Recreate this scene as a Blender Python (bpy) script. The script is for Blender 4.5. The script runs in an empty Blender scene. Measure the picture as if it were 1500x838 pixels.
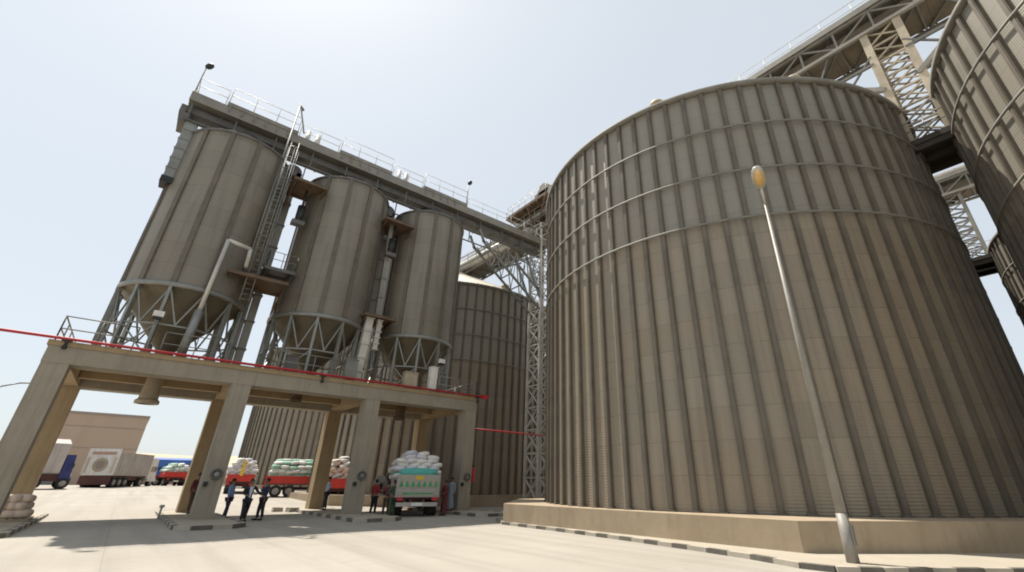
import bpy, bmesh, math, random
from math import sin, cos, pi, radians as rad
from mathutils import Vector, Matrix
random.seed(7)
scn = bpy.context.scene
COL = scn.collection

# ------------------------------------------------------------------ helpers
class MB:
    """collects shapes, then links them as ONE mesh object"""
    def __init__(s): s.v = []; s.f = []; s.m = []; s.sm = []; s.cur = 0
    def face(s, idx, smooth=False): s.f.append(idx); s.m.append(s.cur); s.sm.append(smooth)
    def hull8(s, P):
        b = len(s.v); s.v += [tuple(p) for p in P]
        for q in ((3,2,1,0),(4,5,6,7),(0,1,5,4),(1,2,6,5),(2,3,7,6),(3,0,4,7)): s.face([b+i for i in q])
    def box(s, x0, x1, y0, y1, z0, z1):
        s.hull8([(x0,y0,z0),(x1,y0,z0),(x1,y1,z0),(x0,y1,z0),(x0,y0,z1),(x1,y0,z1),(x1,y1,z1),(x0,y1,z1)])
    def cbox(s, c, d, rz=0):
        R = Matrix.Rotation(rz,3,'Z'); c = Vector(c); P = []
        for z in (-1,1):
            for x,y in ((-1,-1),(1,-1),(1,1),(-1,1)):
                P.append(c + R @ Vector((x*d[0]/2, y*d[1]/2, z*d[2]/2)))
        s.hull8(P)
    def beam(s, a, b, w, h=None, up=(0,0,1)):
        a = Vector(a); b = Vector(b); h = h or w; d = (b-a).normalized(); up = Vector(up)
        if abs(d.dot(up)) > .98: up = Vector((1,0,0))
        x = d.cross(up).normalized()*w/2; y = x.cross(d).normalized()*h/2
        s.hull8([a-x-y,a+x-y,a+x+y,a-x+y,b-x-y,b+x-y,b+x+y,b-x+y])
    def tube(s, a, b, r, r2=None, n=8, cap=True):
        a = Vector(a); b = Vector(b); r2 = r if r2 is None else r2; d = (b-a).normalized()
        up = Vector((0,0,1)) if abs(d.z) < .95 else Vector((1,0,0))
        x = d.cross(up).normalized(); y = x.cross(d); k = len(s.v)
        for p, q in ((a,r),(b,r2)):
            for i in range(n):
                t = 2*pi*i/n; s.v.append(tuple(p + x*cos(t)*q + y*sin(t)*q))
        for i in range(n):
            j = (i+1) % n; s.face([k+i,k+j,k+n+j,k+n+i], True)
        if cap: s.face([k+i for i in range(n)][::-1]); s.face([k+n+i for i in range(n)])
    def path(s, pts, r, n=8):
        for a, b in zip(pts, pts[1:]): s.tube(a, b, r, n=n)
    def lathe(s, prof, n=48, c=(0,0), smooth=True, a0=0, close=True):
        k = len(s.v)
        for r, z in prof:
            for i in range(n):
                t = a0 + 2*pi*i/n; s.v.append((c[0]+r*cos(t), c[1]+r*sin(t), z))
        for p in range(len(prof)-1):
            for i in range(n):
                j = (i+1) % n; s.face([k+p*n+i,k+p*n+j,k+(p+1)*n+j,k+(p+1)*n+i], smooth)
    def prism(s, poly, z0, z1):
        k = len(s.v); n = len(poly)
        for z in (z0, z1): s.v += [(x,y,z) for x,y in poly]
        for i in range(n):
            j = (i+1) % n; s.face([k+i,k+j,k+n+j,k+n+i])
        s.face([k+i for i in range(n)][::-1]); s.face([k+n+i for i in range(n)])
    def ell(s, c, d, R=None, nu=10, nv=7, e=1.0):
        R = R or Matrix.Identity(3); c = Vector(c); k = len(s.v)
        sp = lambda q: math.copysign(abs(q)**e, q)
        for j in range(1, nv):
            ph = -pi/2 + pi*j/nv
            for i in range(nu):
                t = 2*pi*i/nu
                s.v.append(tuple(c + R @ Vector((d[0]*sp(cos(ph))*sp(cos(t)), d[1]*sp(cos(ph))*sp(sin(t)), d[2]*sp(sin(ph))))))
        a = len(s.v); s.v.append(tuple(c + R @ Vector((0,0,-d[2])))); s.v.append(tuple(c + R @ Vector((0,0,d[2]))))
        for j in range(nv-2):
            for i in range(nu):
                q = (i+1) % nu; s.face([k+j*nu+i,k+j*nu+q,k+(j+1)*nu+q,k+(j+1)*nu+i], True)
        for i in range(nu):
            q = (i+1) % nu; s.face([a,k+q,k+i], True); s.face([a+1,k+(nv-2)*nu+i,k+(nv-2)*nu+q], True)
    def build(s, name, mat=None, parent=None, loc=None):
        me = bpy.data.meshes.new(name); me.from_pydata(s.v, [], s.f)
        for mt in (mat if isinstance(mat, (list,tuple)) else [mat]): me.materials.append(mt)
        me.polygons.foreach_set('material_index', s.m); me.polygons.foreach_set('use_smooth', s.sm); me.update()
        o = bpy.data.objects.new(name, me); COL.objects.link(o)
        if parent: o.parent = parent
        if loc: o.location = loc
        return o

def tag(o, label=None, cat=None, group=None, kind=None):
    if label: o['label'] = label
    if cat: o['category'] = cat
    if group: o['group'] = group
    if kind: o['kind'] = kind
    return o
def thing(name, label, cat, loc=(0,0,0), rz=0, group=None):
    o = bpy.data.objects.new(name, None); COL.objects.link(o); o.location = loc; o.rotation_euler = (0,0,rz)
    o.empty_display_size = .3
    return tag(o, label, cat, group)
def dup(root, loc, rz=0, label=None):
    r = root.copy(); COL.objects.link(r); r.location = loc; r.rotation_euler = (0,0,rz)
    if label: r['label'] = label
    for ch in list(root.children):
        c = ch.copy(); COL.objects.link(c); c.parent = r
        for g in ch.children:
            d = g.copy(); COL.objects.link(d); d.parent = c
    return r

# ------------------------------------------------------------------ materials
def newmat(name):
    m = bpy.data.materials.new(name); m.use_nodes = True
    nt = m.node_tree; b = nt.nodes['Principled BSDF']
    return m, nt, b
def N(nt, t, **k):
    n = nt.nodes.new(t)
    for a, v in k.items(): setattr(n, a, v)
    return n
def math_(nt, op, a, b=None):
    n = N(nt,'ShaderNodeMath',operation=op)
    for i, x in enumerate((a,b)):
        if x is None: continue
        if isinstance(x,(int,float)): n.inputs[i].default_value = x
        else: nt.links.new(x, n.inputs[i])
    return n.outputs[0]
def ramp(nt, fac, stops):
    r = N(nt,'ShaderNodeValToRGB'); e = r.color_ramp.elements
    e[0].position, e[0].color = stops[0][0], (*stops[0][1],1); e[1].position, e[1].color = stops[-1][0], (*stops[-1][1],1)
    for p, c in stops[1:-1]:
        x = e.new(p); x.color = (*c,1)
    nt.links.new(fac, r.inputs[0]); return r.outputs[0]
def mixc(nt, fac, a, b, mode='MIX'):
    n = N(nt,'ShaderNodeMix',data_type='RGBA',blend_type=mode)
    for s, x in ((0,fac),(6,a),(7,b)):
        if isinstance(x,(int,float)): n.inputs[s].default_value = x
        elif isinstance(x, tuple): n.inputs[s].default_value = (*x,1)
        else: nt.links.new(x, n.inputs[s])
    return n.outputs[2]
def plain(name, col, rough=.6, metal=0, var=.18, scale=3., bump=0., spec=.4, dirt=None):
    m, nt, b = newmat(name)
    tc = N(nt,'ShaderNodeTexCoord'); ns = N(nt,'ShaderNodeTexNoise'); ns.inputs['Scale'].default_value = scale; ns.inputs['Detail'].default_value = 7; ns.inputs['Roughness'].default_value = .65
    nt.links.new(tc.outputs['Object'], ns.inputs['Vector'])
    lo = tuple(c*(1-var) for c in col); hi = tuple(min(1,c*(1+var)) for c in col)
    c = ramp(nt, ns.outputs[0], [(.3,lo),(.7,hi)])
    if dirt:
        n2 = N(nt,'ShaderNodeTexNoise'); n2.inputs['Scale'].default_value = scale*.35; n2.inputs['Detail'].default_value = 9; n2.inputs['Roughness'].default_value = .7
        nt.links.new(tc.outputs['Object'], n2.inputs['Vector'])
        f = ramp(nt, n2.outputs[0], [(.48,(0,0,0)),(.68,(1,1,1))])
        c = mixc(nt, math_(nt,'MULTIPLY',f,.6), c, dirt)
    nt.links.new(c, b.inputs['Base Color'])
    b.inputs['Roughness'].default_value = rough; b.inputs['Metallic'].default_value = metal; b.inputs['Specular IOR Level'].default_value = spec
    if bump:
        bp = N(nt,'ShaderNodeBump'); bp.inputs['Strength'].default_value = bump; bp.inputs['Distance'].default_value = .02
        n3 = N(nt,'ShaderNodeTexNoise'); n3.inputs['Scale'].default_value = scale*8; n3.inputs['Detail'].default_value = 4
        nt.links.new(tc.outputs['Object'], n3.inputs['Vector']); nt.links.new(n3.outputs[0], bp.inputs['Height']); nt.links.new(bp.outputs[0], b.inputs['Normal'])
    return m

def corrugated(name, col, ncols, sheet_h, off=0., pitch=.105, top=None, topz=0, rough=.5, metal=.35, var=.07, bump=.32):
    """galvanised sheets bolted round a drum: object-space angle x height decides the sheet"""
    m, nt, b = newmat(name)
    tc = N(nt,'ShaderNodeTexCoord'); sx = N(nt,'ShaderNodeSeparateXYZ'); nt.links.new(tc.outputs['Object'], sx.inputs[0])
    ang = math_(nt,'ARCTAN2', sx.outputs[1], sx.outputs[0])
    a = math_(nt,'MULTIPLY', math_(nt,'SUBTRACT', ang, off), ncols/(2*pi))
    z = sx.outputs[2]
    sheet = math_(nt,'DIVIDE', z, sheet_h)
    cx = N(nt,'ShaderNodeCombineXYZ'); nt.links.new(math_(nt,'FLOOR',math_(nt,'MULTIPLY',a,.5)), cx.inputs[0]); nt.links.new(math_(nt,'FLOOR',sheet), cx.inputs[1])
    wn = N(nt,'ShaderNodeTexWhiteNoise',noise_dimensions='2D'); nt.links.new(cx.outputs[0], wn.inputs['Vector'])
    base = ramp(nt, wn.outputs[0], [(0,tuple(c*(1-var) for c in col)),(1,tuple(c*(1+var) for c in col))])
    # soft large stains, and long run-off streaks
    n1 = N(nt,'ShaderNodeTexNoise'); n1.inputs['Scale'].default_value = .35; n1.inputs['Detail'].default_value = 6
    nt.links.new(tc.outputs['Object'], n1.inputs['Vector'])
    base = mixc(nt, math_(nt,'MULTIPLY', ramp(nt,n1.outputs[0],[(.4,(0,0,0)),(.7,(1,1,1))]), .45), base, tuple(c*k for c,k in zip(col,(1.18,1.02,.84))))
    cs = N(nt,'ShaderNodeCombineXYZ'); nt.links.new(math_(nt,'MULTIPLY',a,2.3), cs.inputs[0]); nt.links.new(math_(nt,'MULTIPLY',z,.12), cs.inputs[1])
    n2 = N(nt,'ShaderNodeTexNoise',noise_dimensions='2D'); n2.inputs['Scale'].default_value = 1.6; n2.inputs['Detail'].default_value = 5
    nt.links.new(cs.outputs[0], n2.inputs['Vector'])
    base = mixc(nt, math_(nt,'MULTIPLY', ramp(nt,n2.outputs[0],[(.5,(0,0,0)),(.72,(1,1,1))]), .4), base, tuple(c*.62 for c in col))
    if top:
        f = math_(nt,'GREATER_THAN', z, topz)
        base = mixc(nt, math_(nt,'MULTIPLY',f,.6), base, top)
    # lap seams
    fr = math_(nt,'FRACT', sheet); seam = math_(nt,'LESS_THAN', fr, .035)
    base = mixc(nt, math_(nt,'MULTIPLY',seam,.35), base, tuple(c*.5 for c in col))
    nt.links.new(base, b.inputs['Base Color'])
    b.inputs['Metallic'].default_value = metal; b.inputs['Roughness'].default_value = rough
    bp = N(nt,'ShaderNodeBump'); bp.inputs['Strength'].default_value = bump; bp.inputs['Distance'].default_value = .012
    wv = math_(nt,'SINE', math_(nt,'MULTIPLY', z, 2*pi/pitch))
    nt.links.new(wv, bp.inputs['Height']); nt.links.new(bp.outputs[0], b.inputs['Normal'])
    return m

GALV = (.258,.222,.17)
M = {}
M['wall'] = corrugated('galvanised_wall', GALV, 83, 1.13, top=(.245,.238,.205), topz=11.0, metal=.22)
M['stiff'] = plain('stiffener_steel', (.13,.111,.086), .6, .12, .25, .8)
M['ring'] = plain('wind_ring_steel', (.20,.19,.165), .7, .05, .2, 1.5)
M['roof'] = plain('roof_sheet', (.62,.58,.50), .4, .3, .1, .6)
M['bin'] = corrugated('bin_wall', (.205,.189,.155), 12, 1.25, pitch=.1, rough=.5, metal=.3, var=.12, bump=.35)
M['cone'] = plain('hopper_cone', (.15,.128,.088), .5, .35, .25, .7, dirt=(.09,.07,.035))
M['steel'] = plain('galvanised_steel', (.235,.235,.215), .45, .45, .2, 1.2)
M['steel_d'] = plain('dark_steel', (.13,.125,.115), .55, .3, .25, 1.5)
M['steel_l'] = plain('pale_steel', (.52,.50,.45), .5, .2, .2, 1.2, dirt=(.28,.24,.18))
M['casing'] = plain('conveyor_casing', (.225,.21,.18), .5, .3, .2, .9, dirt=(.20,.17,.13))
M['tan'] = plain('dusty_steel', (.42,.36,.27), .6, .15, .22, 1., dirt=(.25,.2,.14))
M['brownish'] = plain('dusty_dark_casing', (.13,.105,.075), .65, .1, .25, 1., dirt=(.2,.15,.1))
M['polesteel'] = plain('pole_steel', (.27,.255,.225), .55, .15, .15, 2., dirt=(.2,.18,.15))
M['darkbrown'] = plain('dark_brown_steel', (.05,.04,.03), .7, .1, .25, 1.)
M['rust'] = plain('rust_primer', (.13,.085,.055), .7, .1, .3, 1.5, dirt=(.09,.055,.035))
M['conc'] = plain('gantry_concrete', (.305,.27,.215), .85, 0, .09, .6, .25, .2, dirt=(.235,.205,.155))
M['conc_bounce'] = plain('bounce_tinted_concrete', (.34,.255,.15), .85, 0, .1, .6, .25, .2, dirt=(.27,.19,.11))  # gantry concrete tinted warm: yellow ground bounce under the deck painted into the colour
M['plinth'] = plain('plinth_concrete', (.36,.29,.205), .85, 0, .14, .45, .3, .2, dirt=(.27,.20,.125))
M['red'] = plain('red_pipe_paint', (.42,.025,.03), .5, 0, .2, 1.)
M['kerbblack'] = plain('dusty_black_paint', (.12,.11,.092), .8, 0, .3, 2., dirt=(.2,.18,.15))
M['kerbwhite'] = plain('dusty_white_paint', (.38,.345,.28), .8, 0, .12, 2., dirt=(.25,.225,.18))
M['black'] = plain('black_paint', (.02,.02,.02), .5, 0, .2, 2.)
M['white'] = plain('white_paint', (.72,.70,.66), .6, 0, .08, 3., dirt=(.5,.46,.38))
M['rubber'] = plain('rubber', (.025,.024,.022), .85, 0, .2, 4.)
M['rim'] = plain('wheel_rim', (.3,.28,.26), .5, .4, .2, 3.)
M['glass'] = plain('dark_glass', (.03,.035,.04), .08, 0, .1, 2., spec=.8)
M['lens'] = plain('lamp_glass', (.62,.42,.17), .25, .1, .2, 9., spec=.8)
M['truckred'] = plain('truck_red', (.50,.035,.025), .45, 0, .15, 1.5, dirt=(.30,.05,.03))
M['blue'] = plain('truck_blue', (.05,.12,.38), .5, 0, .15, 1.5)
M['navy'] = plain('navy_paint', (.03,.04,.15), .4, 0, .15, 1.5)
M['boxgrey'] = plain('trailer_grey', (.42,.38,.35), .6, 0, .12, .8, dirt=(.33,.27,.22))
M['brownsteel'] = plain('brown_chassis', (.10,.04,.035), .6, 0, .2, 2.)
M['teal'] = plain('teal_cloth', (.09,.38,.33), .7, 0, .15, 2., .3)
M['green'] = plain('green_paint', (.06,.30,.13), .6, 0, .2, 3.)
M['yellow'] = plain('yellow_paint', (.62,.42,.05), .6, 0, .2, 3.)
M['pink'] = plain('pink_wall', (.45,.28,.22), .85, 0, .1, .2)
M['bldg'] = plain('tan_cladding', (.44,.335,.25), .8, 0, .05, .15)
M['trim'] = plain('trim', (.30,.24,.21), .8, 0, .05, .5)
M['sand'] = plain('desert_sand', (.48,.39,.28), .95, 0, .12, .03, .3, .1)
M['kerbpave'] = plain('pavement_concrete', (.36,.32,.255), .9, 0, .08, .7, .2, .15)

def weather(m, k=.35, col=(.12,.10,.075), sx=2.2, sz=.16):
    nt = m.node_tree; b = nt.nodes['Principled BSDF']; l = b.inputs['Base Color'].links[0].from_socket
    tc = N(nt,'ShaderNodeTexCoord'); mp = N(nt,'ShaderNodeMapping'); mp.inputs['Scale'].default_value = (sx,sx,sz); nt.links.new(tc.outputs['Object'], mp.inputs[0])
    n = N(nt,'ShaderNodeTexNoise'); n.inputs['Scale'].default_value = 1.5; n.inputs['Detail'].default_value = 8; n.inputs['Roughness'].default_value = .7; nt.links.new(mp.outputs[0], n.inputs['Vector'])
    f = ramp(nt, n.outputs[0], [(.5,(0,0,0)),(.72,(1,1,1))])
    nt.links.new(mixc(nt, math_(nt,'MULTIPLY',f,k), l, col), b.inputs['Base Color'])
weather(M['conc'],.45); weather(M['conc_bounce'],.4); weather(M['plinth'],.45,(.17,.12,.07),1.3,.3); weather(M['boxgrey'],.5); weather(M['cone'],.4,(.05,.035,.02)); weather(M['polesteel'],.4); weather(M['white'],.35,(.3,.24,.17)); weather(M['bldg'],.25,(.3,.2,.15),.3,.05)
def sackmat(name, cols):
    m, nt, b = newmat(name)
    g = N(nt,'ShaderNodeNewGeometry'); r = N(nt,'ShaderNodeValToRGB'); r.color_ramp.interpolation = 'CONSTANT'
    e = r.color_ramp.elements; e[0].position = 0; e[0].color = (*cols[0],1); e[1].position = 1/len(cols); e[1].color = (*cols[1],1)
    for i, c in enumerate(cols[2:]):
        x = e.new((i+2)/len(cols)); x.color = (*c,1)
    nt.links.new(g.outputs['Random Per Island'], r.inputs[0])
    tc = N(nt,'ShaderNodeTexCoord'); ns = N(nt,'ShaderNodeTexNoise'); ns.inputs['Scale'].default_value = 6; nt.links.new(tc.outputs['Object'], ns.inputs['Vector'])
    c = mixc(nt, math_(nt,'MULTIPLY',ns.outputs[0],.35), r.outputs[0], (.25,.2,.15))
    nt.links.new(c, b.inputs['Base Color']); b.inputs['Roughness'].default_value = .75
    bp = N(nt,'ShaderNodeBump'); bp.inputs['Strength'].default_value = .4; bp.inputs['Distance'].default_value = .03
    nt.links.new(ns.outputs[0], bp.inputs['Height']); nt.links.new(bp.outputs[0], b.inputs['Normal'])
    return m
W_ = (.72,.70,.68)
M['sack_white'] = sackmat('white_sacks', [W_,(.62,.62,.68),(.75,.72,.66),(.55,.56,.66)])
M['sack_green'] = sackmat('green_white_sacks', [W_,(.35,.60,.48),(.62,.70,.62),(.25,.50,.38),(.7,.7,.64)])
M['sack_pink'] = sackmat('pink_white_sacks', [W_,(.66,.46,.40),(.72,.62,.52),(.74,.72,.70)])
M['sack_mauve'] = sackmat('mauve_white_sacks', [(.55,.46,.48),(.45,.40,.55),(.58,.48,.40),(.60,.60,.62)])

# yard slab: poured concrete bays, tyre tracks, oil stains
m, nt, b = newmat('yard_concrete'); M['yard'] = m
tc = N(nt,'ShaderNodeTexCoord'); sx = N(nt,'ShaderNodeSeparateXYZ'); nt.links.new(tc.outputs['Object'], sx.inputs[0])
n1 = N(nt,'ShaderNodeTexNoise'); n1.inputs['Scale'].default_value = .16; n1.inputs['Detail'].default_value = 9; n1.inputs['Roughness'].default_value = .6
nt.links.new(tc.outputs['Object'], n1.inputs['Vector'])
c = ramp(nt, n1.outputs[0], [(.3,(.288,.262,.222)),(.5,(.325,.298,.254)),(.72,(.36,.331,.284))])
mp = N(nt,'ShaderNodeMapping'); mp.inputs['Scale'].default_value = (1.3,.06,1); mp.inputs['Rotation'].default_value = (0,0,.15); nt.links.new(tc.outputs['Object'], mp.inputs[0])
n2 = N(nt,'ShaderNodeTexNoise'); n2.inputs['Scale'].default_value = 1.; n2.inputs['Detail'].default_value = 5; nt.links.new(mp.outputs[0], n2.inputs['Vector'])
c = mixc(nt, math_(nt,'MULTIPLY', ramp(nt,n2.outputs[0],[(.46,(0,0,0)),(.70,(1,1,1))]), .5), c, (.225,.203,.17))
n3 = N(nt,'ShaderNodeTexNoise'); n3.inputs['Scale'].default_value = 1.1; n3.inputs['Detail'].default_value = 8; n3.inputs['Roughness'].default_value = .7; nt.links.new(tc.outputs['Object'], n3.inputs['Vector'])
c = mixc(nt, math_(nt,'MULTIPLY', ramp(nt,n3.outputs[0],[(.57,(0,0,0)),(.75,(1,1,1))]), .45), c, (.205,.184,.152))
def joint(ax, per, off=0):
    q = math_(nt,'FRACT', math_(nt,'DIVIDE', math_(nt,'ADD', sx.outputs[ax], off), per))
    return math_(nt,'LESS_THAN', q, .03/per)
jt = math_(nt,'MAXIMUM', joint(0,5.2,1.), joint(1,4.6,2.2))
c = mixc(nt, math_(nt,'MULTIPLY',jt,.4), c, (.20,.175,.14))
nt.links.new(c, b.inputs['Base Color']); b.inputs['Roughness'].default_value = .85; b.inputs['Specular IOR Level'].default_value = .25
bp = N(nt,'ShaderNodeBump'); bp.inputs['Strength'].default_value = .25; bp.inputs['Distance'].default_value = .01
nt.links.new(n3.outputs[0], bp.inputs['Height']); nt.links.new(bp.outputs[0], b.inputs['Normal'])

# ------------------------------------------------------------------ ground
def gz(x, y):                                    # the yard climbs gently away from the gantry
    t = .0235*max(0., y-6); return min(t, 1.12)
xs = [-900,-300,-120,-60,-30,-15,0,10,20,30,45,60,90,150,300,900]
ys = [-400,-120,-60,-28,-10,0,3,6,9,13,20,30,40,53.6,60,80,120,200,400,1500]
g = MB()
for y in ys:
    for x in xs: g.v.append((x,y,gz(x,y)))
for j in range(len(ys)-1):
    for i in range(len(xs)-1):
        k = j*len(xs)+i; g.face([k,k+1,k+1+len(xs),k+len(xs)])
tag(g.build('ground', M['yard']), kind='structure')
# low desert rise behind the yard
h = MB(); k0 = 0; n = 60
for j,(y,zz) in enumerate(((128,.9),(140,6.3),(150,8.6),(175,9.4),(240,8.0))):
    for i in range(n+1):
        x = -260 + 520*i/n; h.v.append((x, y+4*sin(x*.05), zz + (.5*sin(x*.031)+.35*sin(x*.11+j) if j else 0)))
for j in range(4):
    for i in range(n):
        k = j*(n+1)+i; h.face([k,k+1,k+n+2,k+n+1], True)
tag(h.build('hills', M['sand']), kind='structure')

# ------------------------------------------------------------------ silos
R, H, ZB = 11.67, 18.47, .84
NR = 83; ROFF = rad(-119.46-40.74)
wall = MB(); nseg = NR*2
wall.lathe([(R,0),(R,H)], nseg, a0=ROFF)
stf = MB()
stf.box(-.02,.13,-.105,.105,.02,H-.02); stf.box(.13,.15,-.07,.07,.0,H-.02); stf.box(-.02,.20,-.17,.17,0,.05)
me_st = None
def silo(x, y, zb, label, main=False, ribs=None):
    t = thing('grain_silo', label, 'silo', (x,y,zb), 0, 'large corrugated steel grain silos')
    if not hasattr(silo,'w'):
        silo.w = wall.build('wall', M['wall'], t)
        silo.s = stf.build('stiffener', M['stiff'], t)
        a = ROFF; silo.s.location = (R*cos(a),R*sin(a),0); silo.s.rotation_euler = (0,0,a)
        r = MB()
        r.lathe([(R+.13,-.04),(R+.20,-.04),(R+.20,.04),(R+.13,.04),(R+.13,-.04)], nseg)
        silo.r = r.build('wind_ring', M['ring'], t, (0,0,16.7-.84))
        e = MB(); e.lathe([(R+.02,H-.14),(R+.22,H-.14),(R+.26,H+.04),(R-.1,H+.16)], nseg)
        silo.e = e.build('eave_ring', M['ring'], t)
        rf = MB(); rf.lathe([(R+.2,H+.05),(1.2,H+5.6)], 83, smooth=False)
        for i in range(0,83,2):
            a = ROFF + 2*pi*i/83
            rf.beam(((R+.1)*cos(a),(R+.1)*sin(a),H+.14),(1.3*cos(a),1.3*sin(a),H+5.66),.07,.12)
        rf.lathe([(1.2,H+5.5),(1.2,H+6.0),(.1,H+6.3)], 24)
        silo.f = rf.build('roof', M['roof'], t)
        v = MB(); v.tube((0,0,-.1),(0,0,.5),.3,n=14); v.tube((0,0,.42),(0,0,.62),.44,.36,n=14)
        silo.v = v.build('roof_vent', M['tan'], t)
        vs = [silo.v]
        first = [silo.s, silo.r]
    else:
        for o in (silo.w, silo.e, silo.f):
            c = o.copy(); COL.objects.link(c); c.parent = t
        first = []
    for i in range(NR):
        if i == 0 and first: continue
        c = silo.s.copy(); COL.objects.link(c); c.parent = t
        a = ROFF + 2*pi*i/NR; c.location = (R*cos(a),R*sin(a),0); c.rotation_euler = (0,0,a)
    for i, zz in enumerate((16.7,14.17,11.77)):
        if i == 0 and first: continue
        c = silo.r.copy(); COL.objects.link(c); c.parent = t; c.location = (0,0,zz-.84)
    for i in range(10):
        a = rad(17+36*i); rr = R-.75
        if i == 0 and first: c = silo.v
        else: c = silo.v.copy(); COL.objects.link(c); c.parent = t
        c.location = (rr*cos(a), rr*sin(a), H+.38)
    return t
silo(30.55,-14.97,ZB,'nearest huge corrugated silo filling the right half, behind the tall lamp post')
silo(28.7,18.53,ZB,'pale roofed silo behind the third hopper bin and lattice tower')
silo(27.6,53.0,1.35,'farthest silo, seen low between the gantry columns behind the trucks')
silo(30.8,-39.85,ZB,'brown lit silo cut off by the upper right corner of the photo')
silo(54.8,-13.8,ZB,'second row silo standing directly behind the nearest silo')
silo(54.8,-38.67,ZB,'small looking distant silo low at the right edge behind the brown silo')

def plinth(cx, cy, z0, z1, label, px=False):
    a, c = 12.45, 5.3
    P = [(-a,6.6),(-a,-6.95),(-a+7.0,-a-.1),(a-7,-a-.1),(a,-6),(a,6),(a-6,a),(-7.5,12)]
    m_ = MB(); m_.prism([(x,y) for x,y in P], z0-cy*0, z1)
    o = m_.build('silo_plinth', M['plinth'], None, (cx,cy,0)); tag(o, label, 'plinth', 'concrete silo plinths'); return o
plinth(30.55,-14.97,-.3,ZB-.004,'sunlit tan concrete plinth under the nearest silo beside the kerb')
plinth(28.7,18.53,-.3,ZB-.004,'shaded concrete plinth under the pale roofed silo behind the gantry')
plinth(27.6,53.0,.2,1.35-.004,'concrete plinth under the farthest silo behind the parked trucks')
plinth(30.8,-39.85,-.3,ZB-.004,'concrete plinth under the brown silo at the right corner')
plinth(54.8,-13.8,-.3,ZB-.004,'concrete plinth directly behind the plinth of the nearest silo')
plinth(54.8,-38.67,-.3,ZB-.004,'concrete plinth under the distant silo at the right edge')

# ------------------------------------------------------------------ gantry
S, w, D, HB, HT = 6.845, .9, 6.96, 6.2, 7.13
t = thing('concrete_gantry', 'long concrete loading gantry on eight square columns carrying the hopper bins', 'gantry', (0,0,0))
colm = MB(); colm.box(-w/2+.02,w/2-.02,-w/2+.02,w/2-.02,-.1,HB)
cb = None
c0 = colm.build('column', M['conc'], t, (w/2,w/2,0)); 
for i in range(4):
    for v in (w/2, D+w/2):
        if i == 0 and v == w/2: continue
        if v > 1: c = (cb.copy() if cb else colm.build('column', M['conc_bounce'], t)); cb = c
        else: c = c0.copy()
        if c.name not in COL.objects: COL.objects.link(c)
        c.parent = t; c.location = (i*S+w/2, v, 0)
L = 3*S+w
for y in (0, D):
    e = MB(); e.box(0,L,y,y+w,HB,HT-.22); e.build('edge_beam', M['conc'], t)
for i in range(4):
    e = MB(); e.box(i*S+.08,i*S+w-.08,w,D,HB+.05,HT-.23)
    e.hull8([(i*S+.15,w,HB-.35),(i*S+w-.15,w,HB-.35),(i*S+w-.15,w+1.1,HB+.04),(i*S+.15,w+1.1,HB+.04),(i*S+.15,w,HB+.06),(i*S+w-.15,w,HB+.06),(i*S+w-.15,w+1.1,HB+.06),(i*S+.15,w+1.1,HB+.06)])
    e.build('cross_beam', M['conc_bounce'], t)
e = MB(); e.box(-.06,L+.06,-.06,D+w+.06,HT-.22,HT); e.build('deck', M['conc_bounce'], t)
# ribs of the deck soffit
for i in range(3):
    e = MB()
    for y in (2.35, 5.2): e.box(i*S+w-.06,(i+1)*S+.06,y,y+.38,HB+.25,HT-.23)
    e.build('deck_rib', M['conc_bounce'], t)
# handrail round the deck
def rail(mb, pts, h=1.1, post=1.5, r=.024, mid=True):
    for a, b in zip(pts, pts[1:]):
        a = Vector(a); b = Vector(b); Ln = (b-a).length; n_ = max(1, round(Ln/post))
        for i in range(n_+1):
            p = a.lerp(b, i/n_); mb.tube(p, p+Vector((0,0,h)), r, n=5)
        for z in ([h*.5,h] if mid else [h]): mb.tube(a+Vector((0,0,z)), b+Vector((0,0,z)), r, n=5)
hr = MB(); rail(hr, [(2.6,.1,HT),(.1,.1,HT),(.1,D+w-.1,HT),(L-.1,D+w-.1,HT),(L-.1,.1,HT),(18.4,.1,HT)], r=.03)
rail(hr, [(3.6,.1,HT),(6.2,.1,HT)]); rail(hr,[(8.7,.1,HT),(12.2,.1,HT)])
hr.build('handrail', M['steel'], t)

def island(x, label):
    m_ = MB(); x0, x1, y0, y1 = x-.72, x+w+.72, -3.3, D+w+1.4
    cs = [(x0+.5,y0-.55),(x1-.5,y0-.55),(x1,y0),(x1,y1),(x0,y1),(x0,y0)]
    m_.prism([(px,py) for px,py in [(x0+.12,y1-.12),(x0+.12,y0+.05),(x0+.55,y0-.42),(x1-.55,y0-.42),(x1-.12,y0+.05),(x1-.12,y1-.12)]], -.1, .146)
    # kerb stones painted alternately
    pts = [(x0,y1),(x0,y0),(x0+.5,y0-.55),(x1-.5,y0-.55),(x1,y0),(x1,y1)]
    k = 0
    for a, b in zip(pts, pts[1:]):
        a = Vector((*a,0)); b = Vector((*b,0)); n_ = max(1, round((b-a).length/.8))
        for i in range(n_):
            m_.cur = 1 + k % 2; k += 1
            p = a.lerp(b,i/n_); q = a.lerp(b,(i+.985)/n_)
            m_.beam(p+Vector((0,0,.03)), q+Vector((0,0,.03)), .15, .25)
    tag(m_.build('kerbed_island', [M['kerbpave'],M['kerbwhite'],M['kerbblack']]), label, 'island', 'kerbed islands under the gantry columns')
for i, s_ in enumerate(('leftmost kerbed island holding the pile of bags','kerbed island under the second column beside the standing men','kerbed island under the third column beside the loaded truck','rightmost kerbed island under the last gantry column')): island(i*S, s_)
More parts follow.
